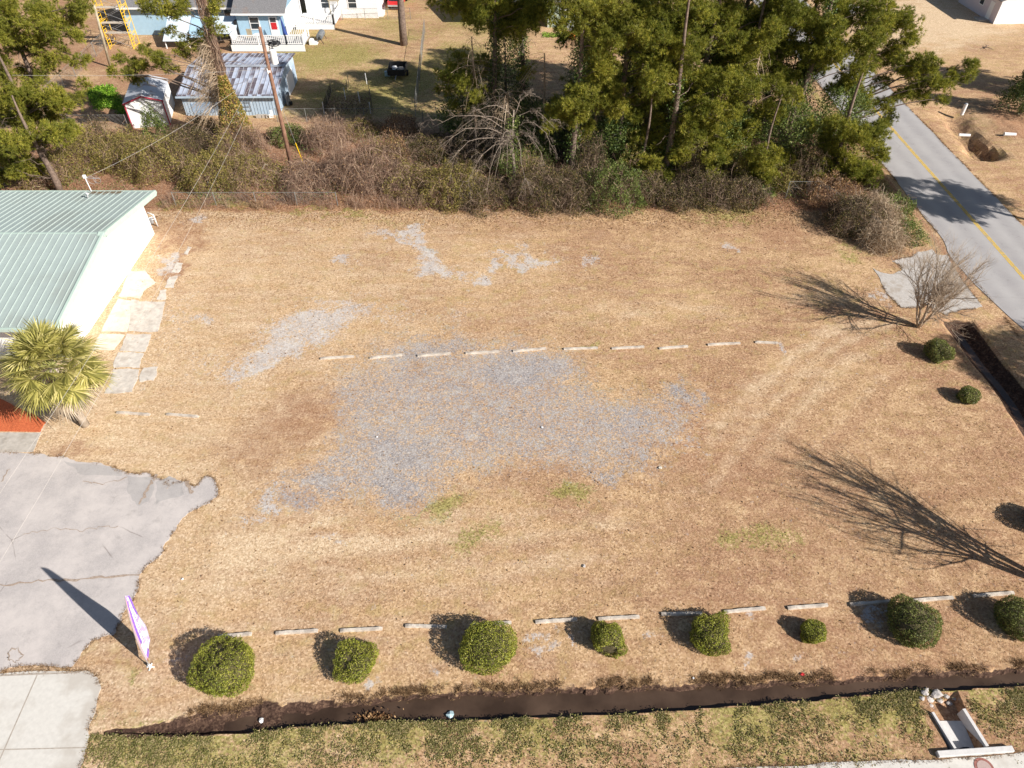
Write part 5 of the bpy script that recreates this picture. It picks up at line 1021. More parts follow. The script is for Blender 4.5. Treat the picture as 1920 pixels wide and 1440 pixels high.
# vegetable rows and litter of the left yard
vb = empty("vegetable_bed", G(197, 195), "bright green leafy vegetable rows beside the white shed", "garden bed"); c0 = G(197, 195)
for (a, b) in (((170, 170), (190, 205)), ((186, 165), (212, 205)), ((205, 165), (232, 215))):
    p, q = G(*a) - c0, G(*b) - c0; n = 1500; t = rng.uniform(0, 1, n)[:, None]; base = np.array(tuple(p)) + (np.array(tuple(q)) - np.array(tuple(p))) * t + rng.normal(0, 1, (n, 3)) * [.28, .2, 0]; base[:, 2] = np.abs(rng.normal(0, .16, n)) + .05
    V, f = leaves(base, unit(rng.normal(size=base.shape) + [0, 0, .5]), rng.uniform(.12, .26, n), rng.uniform(.08, .14, n)); link("leaf_row", arrmesh("leaf_row", V, f), M_veg, vb)

# ------------------------------------------------------------ chain-link fences
def fence(pts, h, label, name="chain_link_fence", step=3.0, mesh_step=.16, dense=True, wire=.006):
    P = [Vector((p[0], p[1], 0)) for p in pts]; c = P[0]; o = empty(name, c, label, "fence"); wires = []; rail = MB()
    for a, b in zip(P[:-1], P[1:]):
        d = b - a; L = d.length; u = d / L; a0 = a - c; n = max(1, round(L / step))
        for k in range(n + 1):
            q = a0 + u * L * k / n
            if k == 0 and a is not P[0]: continue
            MB().tube([(q.x, q.y, -.1), (q.x, q.y, h + .04)], .032, 6).build("post", M_fence, o)
        e = a0 + u * L; rail.tube([(a0.x, a0.y, h), (e.x, e.y, h)], .016, 6)
        k = np.arange(-h, L, mesh_step)
        for sg in (1, -1):
            s0 = np.clip(k, 0, L); s1 = np.clip(k + h, 0, L); z0 = (s0 - k); z1 = (s1 - k)
            if sg < 0: z0, z1 = h - z0, h - z1
            A = np.array(tuple(a0)) + np.array(tuple(u)) * s0[:, None]; A[:, 2] = z0; Bq = np.array(tuple(a0)) + np.array(tuple(u)) * s1[:, None]; Bq[:, 2] = z1
            wires.append(np.stack([A, Bq], 1))
    rail.build("top_rail", M_fence, o); W = np.concatenate(wires); link("wire_mesh", arrmesh("wire_mesh", *ribbons(W, wire * 2)), M_fence, o); return o
fence([(-46.3, 66), (-47.6, 90)], 1.5, "diagonal looking chain link fence beside the wooden post in the left yard")
fence([(-46.3, 65.2), (-36.3, 65.2)], 1.3, "chain link fence between the left pines and the white shed")
fence([(-22.5, 66.6), (-3, 66.8)], 1.3, "chain link fence along the bottom of the shady back yard")
a, b = G(1472, 372), G(1530, 372); fence([(a.x, a.y), (b.x, b.y), (27.2, 46)], 1.5, "overgrown chain link fence corner behind the tan vine mounds")
fence([(-27, 51.0), (-14, 51.0)], 1.15, "vine choked chain link fence along the back of the lot", mesh_step=.2)
a, b, c_ = G(600, 38), G(705, 38), G(770, 36); fence([(a.x, a.y), (c_.x, c_.y)], 1.3, "chain link fence in front of the parked red truck")
fence([(-49, 93.5), (-40, 92.5)], 1.4, "chain link fence behind the yellow scaffold")
a, b = G(790, 60), G(800, 225); fence([(-10.6, 92), (-9.4, 68)], 1.5, "chain link fence running up the yard left of the wood", mesh_step=.22)

# ------------------------------------------------------------ utility pole, cables
U = Vector((-18.95, 56.9, 0)); up = empty("utility_pole", U, "leaning brown utility pole with a white transformer rising from the thicket", "utility pole")
MB().add(tube([(0, 0, -.2), (.02, 0, 4), (0, 0, 8), (.02, 0, 11.6)], [.19, .17, .15, .12], 12)).build("pole", M_pole, up, smooth=True)
tc = AT(511, 105, 56.9) - U
tr = MB().add(tube([(tc.x + .08, 0, tc.z - .55), (tc.x + .08, 0, tc.z + .45)], .26, 16)).add(tube([(tc.x + .08, 0, tc.z + .45), (tc.x + .08, 0, tc.z + .53)], [.28, .12], 16)).build("transformer", M_white, up, smooth=False)
MB().tube([(tc.x + .08, .1, tc.z + .5), (tc.x + .08, .1, tc.z + .85)], .05, 8).tube([(tc.x - .05, -.1, tc.z + .5), (tc.x - .05, -.1, tc.z + .7)], .05, 8).build("bushing", M_galv, tr)
MB().bar((.1, 0, tc.z + .2), (tc.x, 0, tc.z + .2), .08, .12).bar((.1, 0, tc.z - .3), (tc.x, 0, tc.z - .3), .08, .12).build("bracket", M_galv, up)
cc = AT(513, 80, 56.9) - U
co_ = MB()
for k in range(7):
    rr = .38 + .03 * (k % 3); co_.tube([(cc.x + .05 + rr * 1.1 * math.cos(a), -.1 + rr * .5 * math.sin(a), cc.z + .12 * math.sin(a + k) + .02 * k - .05) for a in np.linspace(0, 6.28, 20)], .03, 6)
co_.build("cable_coil", M_black, up)
MB().tube([(.05, 0, 11.45), (.05, 0, 11.75)], .05, 8).box(-.1, .1, -.18, .18, 8.3, 8.45).tube([(-.1, -.18, 8.2), (-.1, -.18, 8.6)], .04, 6).build("insulator", M_white, up)
def cable(p, q, sag, r, label, name="overhead_cable", mat=M_wire, k=24, grp=None):
    p, q = np.array(tuple(p)), np.array(tuple(q)); t = np.linspace(0, 1, k)[:, None]; P = p + (q - p) * t; P[:, 2] -= 4 * sag * (t * (1 - t))[:, 0]
    V, f = tube(P, r, 5); o = link(name, arrmesh(name, V, f), mat); tag(o, label, "cable", grp); return o
cable(U + Vector((-.12, 0, 9.4)), (-19.4, -14, 9.6), 1.75, .0065, "pale overhead cable crossing the palm crown", grp="overhead cables")
cable(U + Vector((.12, 0, 9.0)), (-18.1, -14, 9.0), 2.1, .0065, "pale overhead cable passing right of the palm trunk", grp="overhead cables")
cable(U + Vector((-.1, 0, 8.7)), (ap.x - .05, 47.2, 4.4), .5, .008, "service cable from the pole down to the green roof", grp="overhead cables")
cable(U + Vector((-.1, 0, 8.5)), (-60, 60, 8), .8, .010, "thin cable running off to the left pines", grp="overhead cables")
ga, gb = AT(570, 308, 57.6), U + Vector((0, 0, 7.5)); gy_ = empty("guy_wire", (ga.x, 57.6, 0), "guy wire with a yellow guard beside the pole foot", "guy wire")
rel = gb - Vector((ga.x, 57.6, 0)); MB().tube([(0, 0, 0), tuple(rel)], .012, 5).build("wire", M_galv, gy_); MB().tube([(0, 0, 0), tuple(rel * .30)], .045, 8).build("guard", M_guard, gy_)

# ------------------------------------------------------------ left yard: white shed, blue shed, scaffold, post
sa = math.radians(14); S0 = Vector((-35.85, 65.2, 0)); sh = empty("white_shed", S0, "small white gabled shed with dark red trim", "shed", rz=sa); w, dpt, eh, rh = 3.3, 5.0, 2.4, 2.92
m = MB(); m.prism([(0, 0), (w, 0), (w, dpt), (0, dpt)], 0, eh); m.p.append((np.array([(0, 0, eh), (w, 0, eh), (w / 2, 0, rh), (0, dpt, eh), (w, dpt, eh), (w / 2, dpt, rh)], float), [np.array([[0, 1, 2], [3, 5, 4]]), np.array([[0, 2, 5, 3], [1, 4, 5, 2]])]))
m.build("wall", noisy("white_vertical_siding", (.80, .80, .79), var=.03, scale=3, rough=.6, bump=.1), sh)
sr = MB()
for k in range(11): sr.box(.15 + k * .29, .17 + k * .29, -.012, .0, .05, eh - .05)
for k in range(17): sr.box(w, w + .012, .15 + k * .29, .17 + k * .29, .05, eh - .05)
sr.build("siding_batten", M_white, sh)
MB().bar((-.12, dpt / 2, eh - .02), (w / 2, dpt / 2, rh + .04), dpt + .3, .05).bar((w / 2, dpt / 2, rh + .04), (w + .12, dpt / 2, eh - .02), dpt + .3, .05).build("roof", noisy("rusting_white_roof", (.52, .54, .58), var=.12, scale=2, rough=.5, bump=.1, coarse=(.9, (.34, .20, .12), .8, .56, .66)), sh)
t = MB(); t.bar((-.14, -.19, eh - .06), (w / 2, -.19, rh), .05, .12).bar((w / 2, -.19, rh), (w + .14, -.19, eh - .06), .05, .12).bar((-.02, -.06, 0), (-.02, -.06, eh - .05), .09, .09).bar((w + .02, -.06, 0), (w + .02, -.06, eh - .05), .09, .09); t.build("trim", M_redtrim, sh)
def ribroof(name):
    m = newmat(name); n = N(m); co = n("ShaderNodeTexCoord").outputs["Object"]
    sx = n("ShaderNodeSeparateXYZ", {0: co}); row = n("ShaderNodeCombineXYZ", {0: n.math('FLOOR', n.math('DIVIDE', sx.outputs[0], .42)), 1: n.math('MULTIPLY', sx.outputs[1], .35), 2: n.math('FLOOR', n.math('MULTIPLY', sx.outputs[1], .4))}).outputs[0]
    a = n.ramp(n("ShaderNodeTexNoise", {"Vector": row, "Scale": .75, "Detail": 2.0}).outputs[0], [(.44, (.42, .48, .60)), (.49, (.28, .31, .40)), (.53, (.085, .06, .07))])
    b = n.ramp(n.noise(co, 2.5, 6, .7), [(.4, (.5, .55, .64)), (.62, (.15, .115, .12))])
    col = n.mix(n.math('MULTIPLY', n.noise(co, 3.2, 5), .35), a, b)
    n.out(n("ShaderNodeBsdfPrincipled", {"Base Color": col, "Roughness": .55}).outputs[0]); return m
bs = empty("blue_shed", (-31.9, 67.9, 0), "long pale blue shed with a rust streaked ribbed metal roof", "shed", rz=.012); w = 9.3
M_shedblue = noisy("weathered_blue_boards", (.42, .52, .62), var=.12, scale=3, rough=.8, bump=.2)
m = MB(); m.prism([(.15, .15), (w - .15, .15), (w - .15, 8.9), (.15, 8.9)], 0, 1.95)
m.p.append((np.array([(w - .15, .15, 1.95), (w - .15, 8.9, 1.95), (w - .15, 8.9, 2.6), (w - .15, 4.4, 3.0), (.15, .15, 1.95), (.15, 8.9, 1.95), (.15, 8.9, 2.6), (.15, 4.4, 3.0)], float), [np.array([[0, 1, 2, 3], [4, 7, 6, 5], [1, 5, 6, 2], [0, 3, 7, 4], [3, 2, 6, 7]])])); m.build("wall", M_shedblue, bs)
bt_ = MB()
for k in range(30): bt_.box(.3 + k * .3, .335 + k * .3, .125, .15, .05, 1.9)
for k in range(28): bt_.box(w - .15, w - .125, .4 + k * .3, .43 + k * .3, .05, 1.9)
bt_.build("wall_batten", noisy("dark_batten", (.26, .33, .41), var=.1, rough=.8), bs)
m = MB(); m.bar((w / 2, -.2, 2.02), (w / 2, 4.4, 3.10), w + .3, .05).bar((w / 2, 4.4, 3.10), (w / 2, 9.1, 2.72), w + .3, .05); rf_ = m.build("roof", ribroof("rust_streaked_roof"), bs)
m = MB()
for k in range(23):
    x = .0 + k * .42; m.bar((x, -.18, 2.075), (x, 4.35, 3.14), .04, .06).bar((x, 4.45, 3.15), (x, 9.08, 2.775), .04, .06)
m.build("roof_rib", noisy("rib_metal", (.40, .43, .50), c2=(.22, .2, .22), scale=2, rough=.5, bump=0), rf_)
MB().box(-.1, w + .1, 4.15, 4.65, 3.15, 3.20).build("ridge_flashing", noisy("flashing", (.45, .50, .57), c2=(.3, .3, .33), scale=2, rough=.5, bump=0), rf_)
MB().box(-.2, w + .2, -.28, -.2, 1.86, 2.02).build("fascia", M_shedblue, bs)
MB().box(6.0 + .9, 7.4 + .6, .10, .124, .35, 1.35).build("window", M_glass, bs) if False else None
m = MB()
for k in range(5): m.bar((4.9 + k * .42, .08, .45), (4.9 + k * .42, .08, 1.4), .03, .03)
for k in range(3): m.bar((4.85, .06, .5 + k * .4), (6.65, .06, .5 + k * .4), .03, .03)
m.build("wall_trellis", M_greyplas, bs)
MB().box(.9, 2.9, .10, .148, .3, 1.2).build("hatch", noisy("blue_panel", (.30, .42, .58), var=.1, rough=.7), bs)
MB().box(w - .149, w - .10, 5.0, 7.4, .0, 1.9).build("white_panel", M_white, bs)
wb_ = G(531, 205); o = empty("wheelbarrow", (wb_.x + .35, wb_.y + 1.0, 0), "upturned black wheelbarrow leaning on the blue shed's end wall", "wheelbarrow")
MB().prism([(-.1, -.4), (.12, -.3), (.12, .5), (-.1, .6)], .1, 1.15).build("tray", M_greyplas, o, bevel=.05); MB().tube([(.1, 0, .2), (.35, 0, .22)], .18, 12).build("wheel", M_rubber, o)
kg = G(489, 210); o = empty("kettle_grill", (kg.x, kg.y - .3, 0), "small black kettle grill before the blue shed", "grill")
V, f = ell((0, 0, .78), .27, 3, (1, 1, .85), 0); link("bowl", arrmesh("bowl", V, f), M_black, o, smooth=True); MB().tube([(0, 0, 1.0), (0, 0, 1.1)], .05, 6).build("lid_handle", M_galv, o)
for k in range(3): a = k * 2.1; MB().tube([(.12 * math.cos(a), .12 * math.sin(a), .6), (.3 * math.cos(a), .3 * math.sin(a), 0)], .02, 6).build("leg", M_galv, o)
for k, (x_, lab) in enumerate(((486, "grey hollow concrete block beside its twin at the blue shed foot"), (497, "grey hollow concrete block nearest the white trim board"))):
    q = G(x_, 221); m = MB(); m.box(-.2, .2, -.1, -.07, 0, .2).box(-.2, .2, .07, .1, 0, .2)
    for xx in (-.2, -.015, .17): m.box(xx, xx + .03, -.07, .07, 0, .2)
    o = m.build("concrete_block", M_conc); o.location = (q.x, q.y, 0); o.scale = (1.2, 1.2, 1.6); tag(o, lab, "concrete block", "concrete blocks by the blue shed")
q = G(510, 222); o = MB().box(-.12, .12, -.05, .05, 0, .75).box(-.3, -.1, -.06, .04, 0, .35).build("trim_board", M_white); o.location = (q.x, q.y + .2, 0); o.rotation_euler = (.1, 0, .3); tag(o, "short white board leaning at the blue shed corner", "board")
# scaffold
sc0 = Vector((-46.7, 86.4, 0)); sf = empty("scaffold_tower", sc0, "yellow steel scaffold tower with weathered planks", "scaffold"); W_, D_ = 2.75, 1.8
for s, xx in enumerate((0, W_)):
    for lv in range(5):
        z0 = lv * 1.45; m = MB(); m.tube([(xx, 0, z0), (xx, 0, z0 + 1.45)], .038, 6).tube([(xx, D_, z0), (xx, D_, z0 + 1.45)], .038, 6).tube([(xx, 0, z0 + 1.4), (xx, D_, z0 + 1.4)], .034, 6).tube([(xx, 0, z0 + .1), (xx, D_, z0 + .1)], .03, 6)
        m.tube([(xx, D_ * .38, z0 + .1), (xx, D_ * .38, z0 + 1.4)], .028, 6)
        for k in range(4): m.tube([(xx, 0, z0 + .25 + k * .32), (xx, D_ * .38, z0 + .25 + k * .32)], .026, 6)
        m.tube([(xx, D_ * .38, z0 + .8), (xx, D_, z0 + 1.3)], .026, 6); m.build("end_frame", M_yellow, sf)
for lv in range(5):
    z0 = lv * 1.45
    for yy in (0, D_): MB().tube([(0, yy, z0 + .2), (W_, yy, z0 + 1.3)], .016, 5).tube([(0, yy, z0 + 1.3), (W_, yy, z0 + .2)], .016, 5).build("cross_brace", M_galv, sf)
for z0 in (1.62, 2.7, 4.32):
    for k in range(2): MB().box(-.15, W_ + .15, .15 + k * .33, .44 + k * .33, z0, z0 + .05).build("plank", M_plank, sf)
for xx in (0, W_):
    for yy in (0, D_): MB().box(xx - .08, xx + .08, yy - .08, yy + .08, -.01, .03).build("foot_plate", M_yellow, sf)
p0, p1 = G(207, 126), AT(176, 9, 80.5); o = MB().add(tube([(0, 0, -.1), tuple(p1 - p0)], [.14, .12], 10)).build("wooden_post", M_post, smooth=True); o.location = p0; tag(o, "bare grey wooden post leaning beside the yellow scaffold", "post")

# ------------------------------------------------------------ blue house with deck
HB = empty("blue_house", (-29.2, 88.6, 0), "pale blue house with grey shingle roofs behind the white deck", "house")
def window(parent, x0, x1, z0, z1, y, dirx=False, mull=1):
    fr = MB(); e = .09
    if not dirx: fr.box(x0 - e, x1 + e, y - .05, y - .004, z0 - e, z0).box(x0 - e, x1 + e, y - .05, y - .004, z1, z1 + e).box(x0 - e, x0, y - .05, y - .004, z0, z1).box(x1, x1 + e, y - .05, y - .004, z0, z1).box(x0, x1, y - .045, y - .006, (z0 + z1) / 2 - .03, (z0 + z1) / 2 + .03)
    f_ = fr.build("window", M_white, parent); MB().box(x0, x1, y - .02, y - .003, z0, z1).build("pane", M_glass, f_); return f_
m = MB(); m.box(-2.75, 2.75, 0, 8, .7, 3.3); m.build("wing_wall", M_blue, HB)
MB().box(2.751, 2.78, .0, 8, .7, 3.25).build("white_side_wall", M_white, HB)
m = MB(); m.p.append((np.array([(-3.1, -.5, 3.28), (3.1, -.5, 3.28), (3.1, 4.5, 5.6), (-3.1, 4.5, 5.6), (-3.1, -.5, 3.18), (3.1, -.5, 3.18), (3.1, 4.5, 5.5), (-3.1, 4.5, 5.5), (3.1, 9, 3.4), (-3.1, 9, 3.4)], float), [np.array([[0, 1, 2, 3], [4, 7, 6, 5], [0, 4, 5, 1], [1, 5, 6, 2], [0, 3, 7, 4], [3, 2, 8, 9]])])); m.build("wing_roof", M_shingle, HB)
MB().box(-3.12, 3.12, -.58, -.51, 3.10, 3.30).build("fascia", M_white, HB)
m = MB(); m.box(-17, -2.76, 2.6, 11, 0, 3.2).build("main_wall", M_blue, HB)
m = MB(); m.p.append((np.array([(-17.3, 2.0, 3.2), (-2.9, 2.0, 3.2), (-2.9, 7.2, 5.4), (-17.3, 7.2, 5.4), (-17.3, 12, 3.2), (-2.9, 12, 3.2)], float), [np.array([[0, 1, 2, 3], [3, 2, 5, 4]])])); m.build("main_roof", M_shingle, HB)
MB().box(-17.3, -2.9, 1.92, 1.99, 3.02, 3.22).build("main_fascia", M_white, HB)
window(HB, -4.9, -4.0, 1.4, 2.9, 2.58); window(HB, -1.25, -.25, 1.5, 2.75, 0)
dr = MB().box(.95, 1.95, -.05, -.004, .72, 2.85).build("door", M_white, HB); MB().box(1.12, 1.78, -.07, -.052, 1.45, 2.2).build("red_panel", M_red, dr); MB().box(1.12, 1.78, -.07, -.052, 2.26, 2.72).build("pane", M_glass, dr); MB().tube([(1.85, -.1, 1.7), (1.85, -.04, 1.7)], .035, 6).build("handle", M_galv, dr)
MB().box(-3.1, -2.78, -.3, 2.5, .0, 2.4).build("dark_lattice", M_black, HB)
aw = empty("panel_leanto", (-40.2, 86.5, 0), "pale blue sloping panels of a lean-to half hidden by the vine hung pine", "lean-to")
for k, (x0, x1) in enumerate(((0, 2.7), (2.85, 5.4), (5.55, 8.2))):
    o_ = MB(); o_.bar(((x0 + x1) / 2, -.3 + .5 * k, .9 + .25 * k), ((x0 + x1) / 2, 3.0, 2.6), x1 - x0, .06); o_.build("panel", M_blue if k == 1 else noisy("whitish_blue_panel", (.60, .70, .78), var=.05, rough=.6, bump=.1), aw)
m = MB()
for xx in (0.1, 2.8, 5.5, 8.1): m.bar((xx, 0, 0), (xx, 0, .95), .09, .09).bar((xx, 2.9, 0), (xx, 2.9, 2.5), .09, .09)
m.build("post", M_white, aw)
# deck
dk = empty("white_deck", (-32.2, 85.5, 0), "white railed deck in front of the blue house's red panelled door", "deck"); DW, DD, DZ = 8.4, 3.05, .75
MB().box(0, DW, 0, DD, DZ - .06, DZ).build("floor", noisy("grey_deck_boards", (.40, .40, .40), var=.1, rough=.8), dk); MB().box(-.02, DW + .02, -.05, -.002, .05, DZ).build("skirt", M_white, dk)
def railing(p, q, nm="railing", par=None, z=DZ, h=1.0):
    a, b = Vector((*p, z)), Vector((*q, z)); L = (b - a).length; m = MB(); m.bar(a + Vector((0, 0, h)), b + Vector((0, 0, h)), .12, .07).bar(a + Vector((0, 0, .12)), b + Vector((0, 0, .12)), .06, .07)
    n = int(L / .21)
    for k in range(1, n): c = a + (b - a) * k / n; m.bar(c + Vector((0, 0, .1)), c + Vector((0, 0, h)), .06, .06)
    for k in range(int(L / 2.2) + 1): c = a + (b - a) * k / max(1, int(L / 2.2)); m.bar(c + Vector((0, 0, -.02)), c + Vector((0, 0, h + .12)), .13, .13)
    return m.build(nm, M_white, par or dk)
railing((.05, .05), (DW - 2.0, .05)); railing((DW - 2.0, .05), (DW - .2, 1.0 - .9)); railing((DW - .05, .1), (DW - .05, DD - .9)); railing((.05, .05), (.05, DD)); railing((5.9, DD), (DW - .1, DD))
MB().box(DW + .0, DW + .45, DD - .85, DD - .02, 0, .5).box(DW + .45, DW + .9, DD - .85, DD - .02, 0, .25).build("steps", M_white, dk)
q = Vector((-28.9, 87.3, DZ)); uo = empty("patio_umbrella", (-26.1, 86.9, DZ), "folded navy patio umbrella on the white deck", "umbrella"); MB().tube([(0, 0, 0), (-.25, .1, 2.6)], .03, 8).build("pole", M_galv, uo); MB().add(tube([(-.03, 0, .6), (-.1, .05, 1.2), (-.25, .1, 2.5)], [.28, .2, .05], 9)).build("canopy", M_navy, uo)
uo = empty("deck_chair", (-30.4, 87.0, DZ), "tan folding chair on the deck beside the small table", "chair"); MB().box(-.3, .3, -.3, .3, .38, .44).build("seat", M_post, uo); MB().box(-.3, .3, .3, .36, .4, 1.15).build("backrest", M_post, uo)
for sx in (-.26, .26):
    for sy in (-.26, .26): MB().bar((sx, sy, 0), (sx, sy, .38), .05, .05).build("leg", M_greyplas, uo)
uo = empty("deck_table", (-29.3, 86.8, DZ), "small pale table on the white deck", "table"); MB().tube([(0, 0, .68), (0, 0, .73)], .5, 16).build("tabletop", M_white, uo); MB().tube([(0, 0, 0), (0, 0, .68)], .05, 8).build("leg", M_greyplas, uo)
# composter
q = G(603, 78); uo = empty("compost_tumbler", (q.x, q.y, 0), "dark grey barrel compost tumbler on the lawn beside the deck", "composter")
MB().add(tube([(0, -.75, .75), (0, -.7, .75), (0, .1, .75), (0, .15, .75)], [.3, .38, .38, .3], 14)).build("front_drum", M_greyplas, uo); MB().add(tube([(0, .2, .75), (0, .25, .75), (0, .9, .75), (0, .95, .75)], [.3, .38, .38, .3], 14)).build("rear_drum", M_greyplas, uo)
for sy in (-.8, 1.0): MB().bar((-.4, sy, 0), (0, sy, .8), .05, .05).bar((.4, sy, 0), (0, sy, .8), .05, .05).build("leg_frame", M_black, uo)
# white house next door with its own deck
wh = empty("white_house", (-26.0, 97.5, 0), "white house with a railed white porch behind the blue house", "house")
MB().box(0, 9, 0, 8, 0, 3.2).build("wall", M_white, wh); MB().bar((4.5, -.4, 3.1), (4.5, 4, 4.9), 9.6, .12).bar((4.5, 4, 4.9), (4.5, 8.4, 3.1), 9.6, .12).build("roof", M_shingle, wh); window(wh, 2, 3, 1.2, 2.4, 0); window(wh, 5.4, 6.4, 1.2, 2.4, 0)
MB().box(-.5, 4.3, -4.5, -.01, .5, .6).build("porch_floor", M_white, wh); MB().box(-.5, 4.3, -4.55, -4.5, .05, .6).build("porch_skirt", M_white, wh); railing((-.4, -4.45), (4.2, -4.45), "porch_railing", wh, .6); railing((4.2, -4.45), (4.25, -.1), "porch_railing", wh, .6)
# arbour
q = G(622, 36); ab = empty("garden_arbour", (q.x, q.y, 0), "weathered wooden trellis arbour beside the parking pad", "arbour"); m = MB()
for xx in (0, 1.1):
    for yy in (0, .7): m.bar((xx, yy, 0), (xx, yy, 2.1), .09, .09)
m.build("post", M_post, ab); m = MB()
for k in range(5): m.bar((-.15 + 0, .0 + k * .17, 2.12), (1.25, k * .17, 2.12), .05, .06)
for k in range(6): m.bar((0, .68, .3 + k * .3), (1.1, .68, .3 + k * .3), .03, .03)
m.build("slats", M_post, ab)
# red truck and a black shadow body on the pad
def pickup(loc, rz, body, label, name):
    o = empty(name, loc, label, "truck", rz=rz); m = MB(); prof = [(-2.6, .45), (2.6, .45), (2.65, .95), (1.2, 1.08), (.75, 1.72), (-.75, 1.74), (-.95, 1.08), (-2.6, 1.08)]
    V = [(x, y, z) for y in (-.95, .95) for x, z in prof]; n = len(prof); side = [[i, (i + 1) % n, (i + 1) % n + n, i + n] for i in range(n)]
    V = np.array([(x, y * (.82 if z > 1.3 else 1), z) for x, y, z in V]); b = link("body", arrmesh("body", V, [np.array([list(range(n)), list(range(2 * n - 1, n - 1, -1))]), np.array(side)[:, ::-1]]), body, o)
    bv = b.modifiers.new("bevel", 'BEVEL'); bv.width = .06; bv.segments = 3
    MB().box(-2.45, -1.0, -.82, .82, 1.085, 1.10).build("bed", M_black, o)
    MB().box(-.65, .68, -.822, .822, 1.18, 1.60).build("side_window", M_glass, o); MB().bar((1.24, 0, 1.14), (.82, 0, 1.66), 1.45, .03).build("windscreen", M_glass, o); MB().bar((-1.0, 0, 1.16), (-.83, 0, 1.66), 1.35, .03).build("rear_window", M_glass, o)
    for sx in (-1.7, 1.65):
        for sy in (-.86, .86): wv = MB().tube([(sx, sy - .12, .38), (sx, sy + .12, .38)], .38, 18).build("wheel", M_rubber, o); MB().tube([(sx, sy - .13, .38), (sx, sy + .13, .38)], .2, 12).build("rim", M_galv, wv)
    MB().box(-2.72, -2.6, -.9, .9, .5, .68).build("rear_bumper", M_galv, o)
    for sy in (-.8, .8): MB().box(-2.63, -2.6, sy - .08, sy + .08, .75, 1.05).build("tail_light", M_redtrim, o)
    return o
q = G(744, 20); pickup((q.x - .1, q.y + 2.6, 0), math.radians(88), M_red, "red pickup truck parked behind the lone pine trunk", "pickup_truck")
q = G(716, 8); pickup((q.x, q.y + 3.2, 0), math.radians(90), M_black, "black truck shape standing in for the vehicle shadow beside the red truck", "pickup_truck")  # black truck body added where a vehicle's shadow falls
# black trailer in the shade
q = G(746, 142); tr_ = empty("utility_trailer", (q.x, q.y, 0), "small black open trailer holding pale odds and ends", "trailer")
m = MB(); m.box(-.9, .95, -1.2, 1.3, .45, .5).box(-.9, -.84, -1.2, 1.3, .5, 1.05).box(.89, .95, -1.2, 1.3, .5, 1.05).box(-.84, .89, -1.2, -1.14, .5, 1.05).box(-.84, .89, 1.24, 1.3, .5, 1.05); m.build("tub", M_black, tr_)
for sx in (-1.0, 1.05): MB().tube([(sx - .08, .1, .3), (sx + .08, .1, .3)], .3, 16).build("wheel", M_rubber, tr_)
MB().bar((0, -1.2, .45), (0, -2.1, .4), .08, .08).build("drawbar", M_galv, tr_)
for i, (dx, dy, s_, mt, lab) in enumerate(((-.35, .5, .3, M_white, "white bundle at the back of the black trailer"), (.35, .1, .34, M_plank, "tan sack in the middle of the black trailer"), (-.3, -.3, .24, M_teal, "pale blue tub in the black trailer"))):
    V, f = ell((0, 0, s_ * .6), s_, 3, (1, 1, .6), .12, i); o = link("trailer_load", arrmesh("trailer_load", V, f), mt, smooth=True); o.location = (q.x + dx, q.y + dy, .5); tag(o, lab, "sack")
q2 = G(727, 142); o = MB().box(-.28, .28, -.2, .2, 0, .42).box(-.3, .3, -.22, .22, .42, .47).build("storage_tub", M_teal, bevel=.02); o.location = (q2.x, q2.y, 0); tag(o, "small teal tub on the grass beside the black trailer", "tub")
# garden plot with wire cages
gp = empty("garden_plot", G(650, 195), "dark fenced garden plot of short stakes and netting in the shady yard", "garden plot"); g0 = G(650, 195)
for k, (a, b) in enumerate([(608, 205), (622, 165), (655, 155), (688, 150), (695, 180), (668, 200), (648, 178), (640, 210), (668, 215), (695, 205), (615, 185), (630, 210), (675, 185), (652, 162)]):
    p = G(a, b + 8) - g0; MB().tube([(p.x, p.y, -.05), (p.x + rng.uniform(-.05, .05), p.y, 1.15)], .035, 5).build("stake", M_post if k % 3 else M_white, gp)
segs = []; cor = [G(608, 213) - g0, G(622, 172) - g0, G(690, 160) - g0, G(700, 215) - g0]
for a, b in zip(cor, cor[1:] + cor[:1]):
    for sg in (1, -1):
        L = (b - a).length; k = np.arange(-1, L, .12); s0 = np.clip(k, 0, L); s1 = np.clip(k + 1, 0, L); u = np.array(tuple((b - a) / L)); A = np.array(tuple(a)) + u * s0[:, None]; Bq = np.array(tuple(a)) + u * s1[:, None]
        z0, z1 = s0 - k, s1 - k; A[:, 2] = z0 if sg > 0 else 1 - z0; Bq[:, 2] = z1 if sg > 0 else 1 - z1; segs.append(np.stack([A, Bq], 1))
link("netting", arrmesh("netting", *ribbons(np.concatenate(segs), .02)), M_black, gp)
n = 1500; P = np.stack([rng.uniform(-2.3, 2.3, n), rng.uniform(-2, 2, n), np.abs(rng.normal(0, .2, n))], 1); V, f = leaves(P, rdir(n), .16, .07); link("dead_plants", arrmesh("dead_plants", V, f), M_twig, gp)

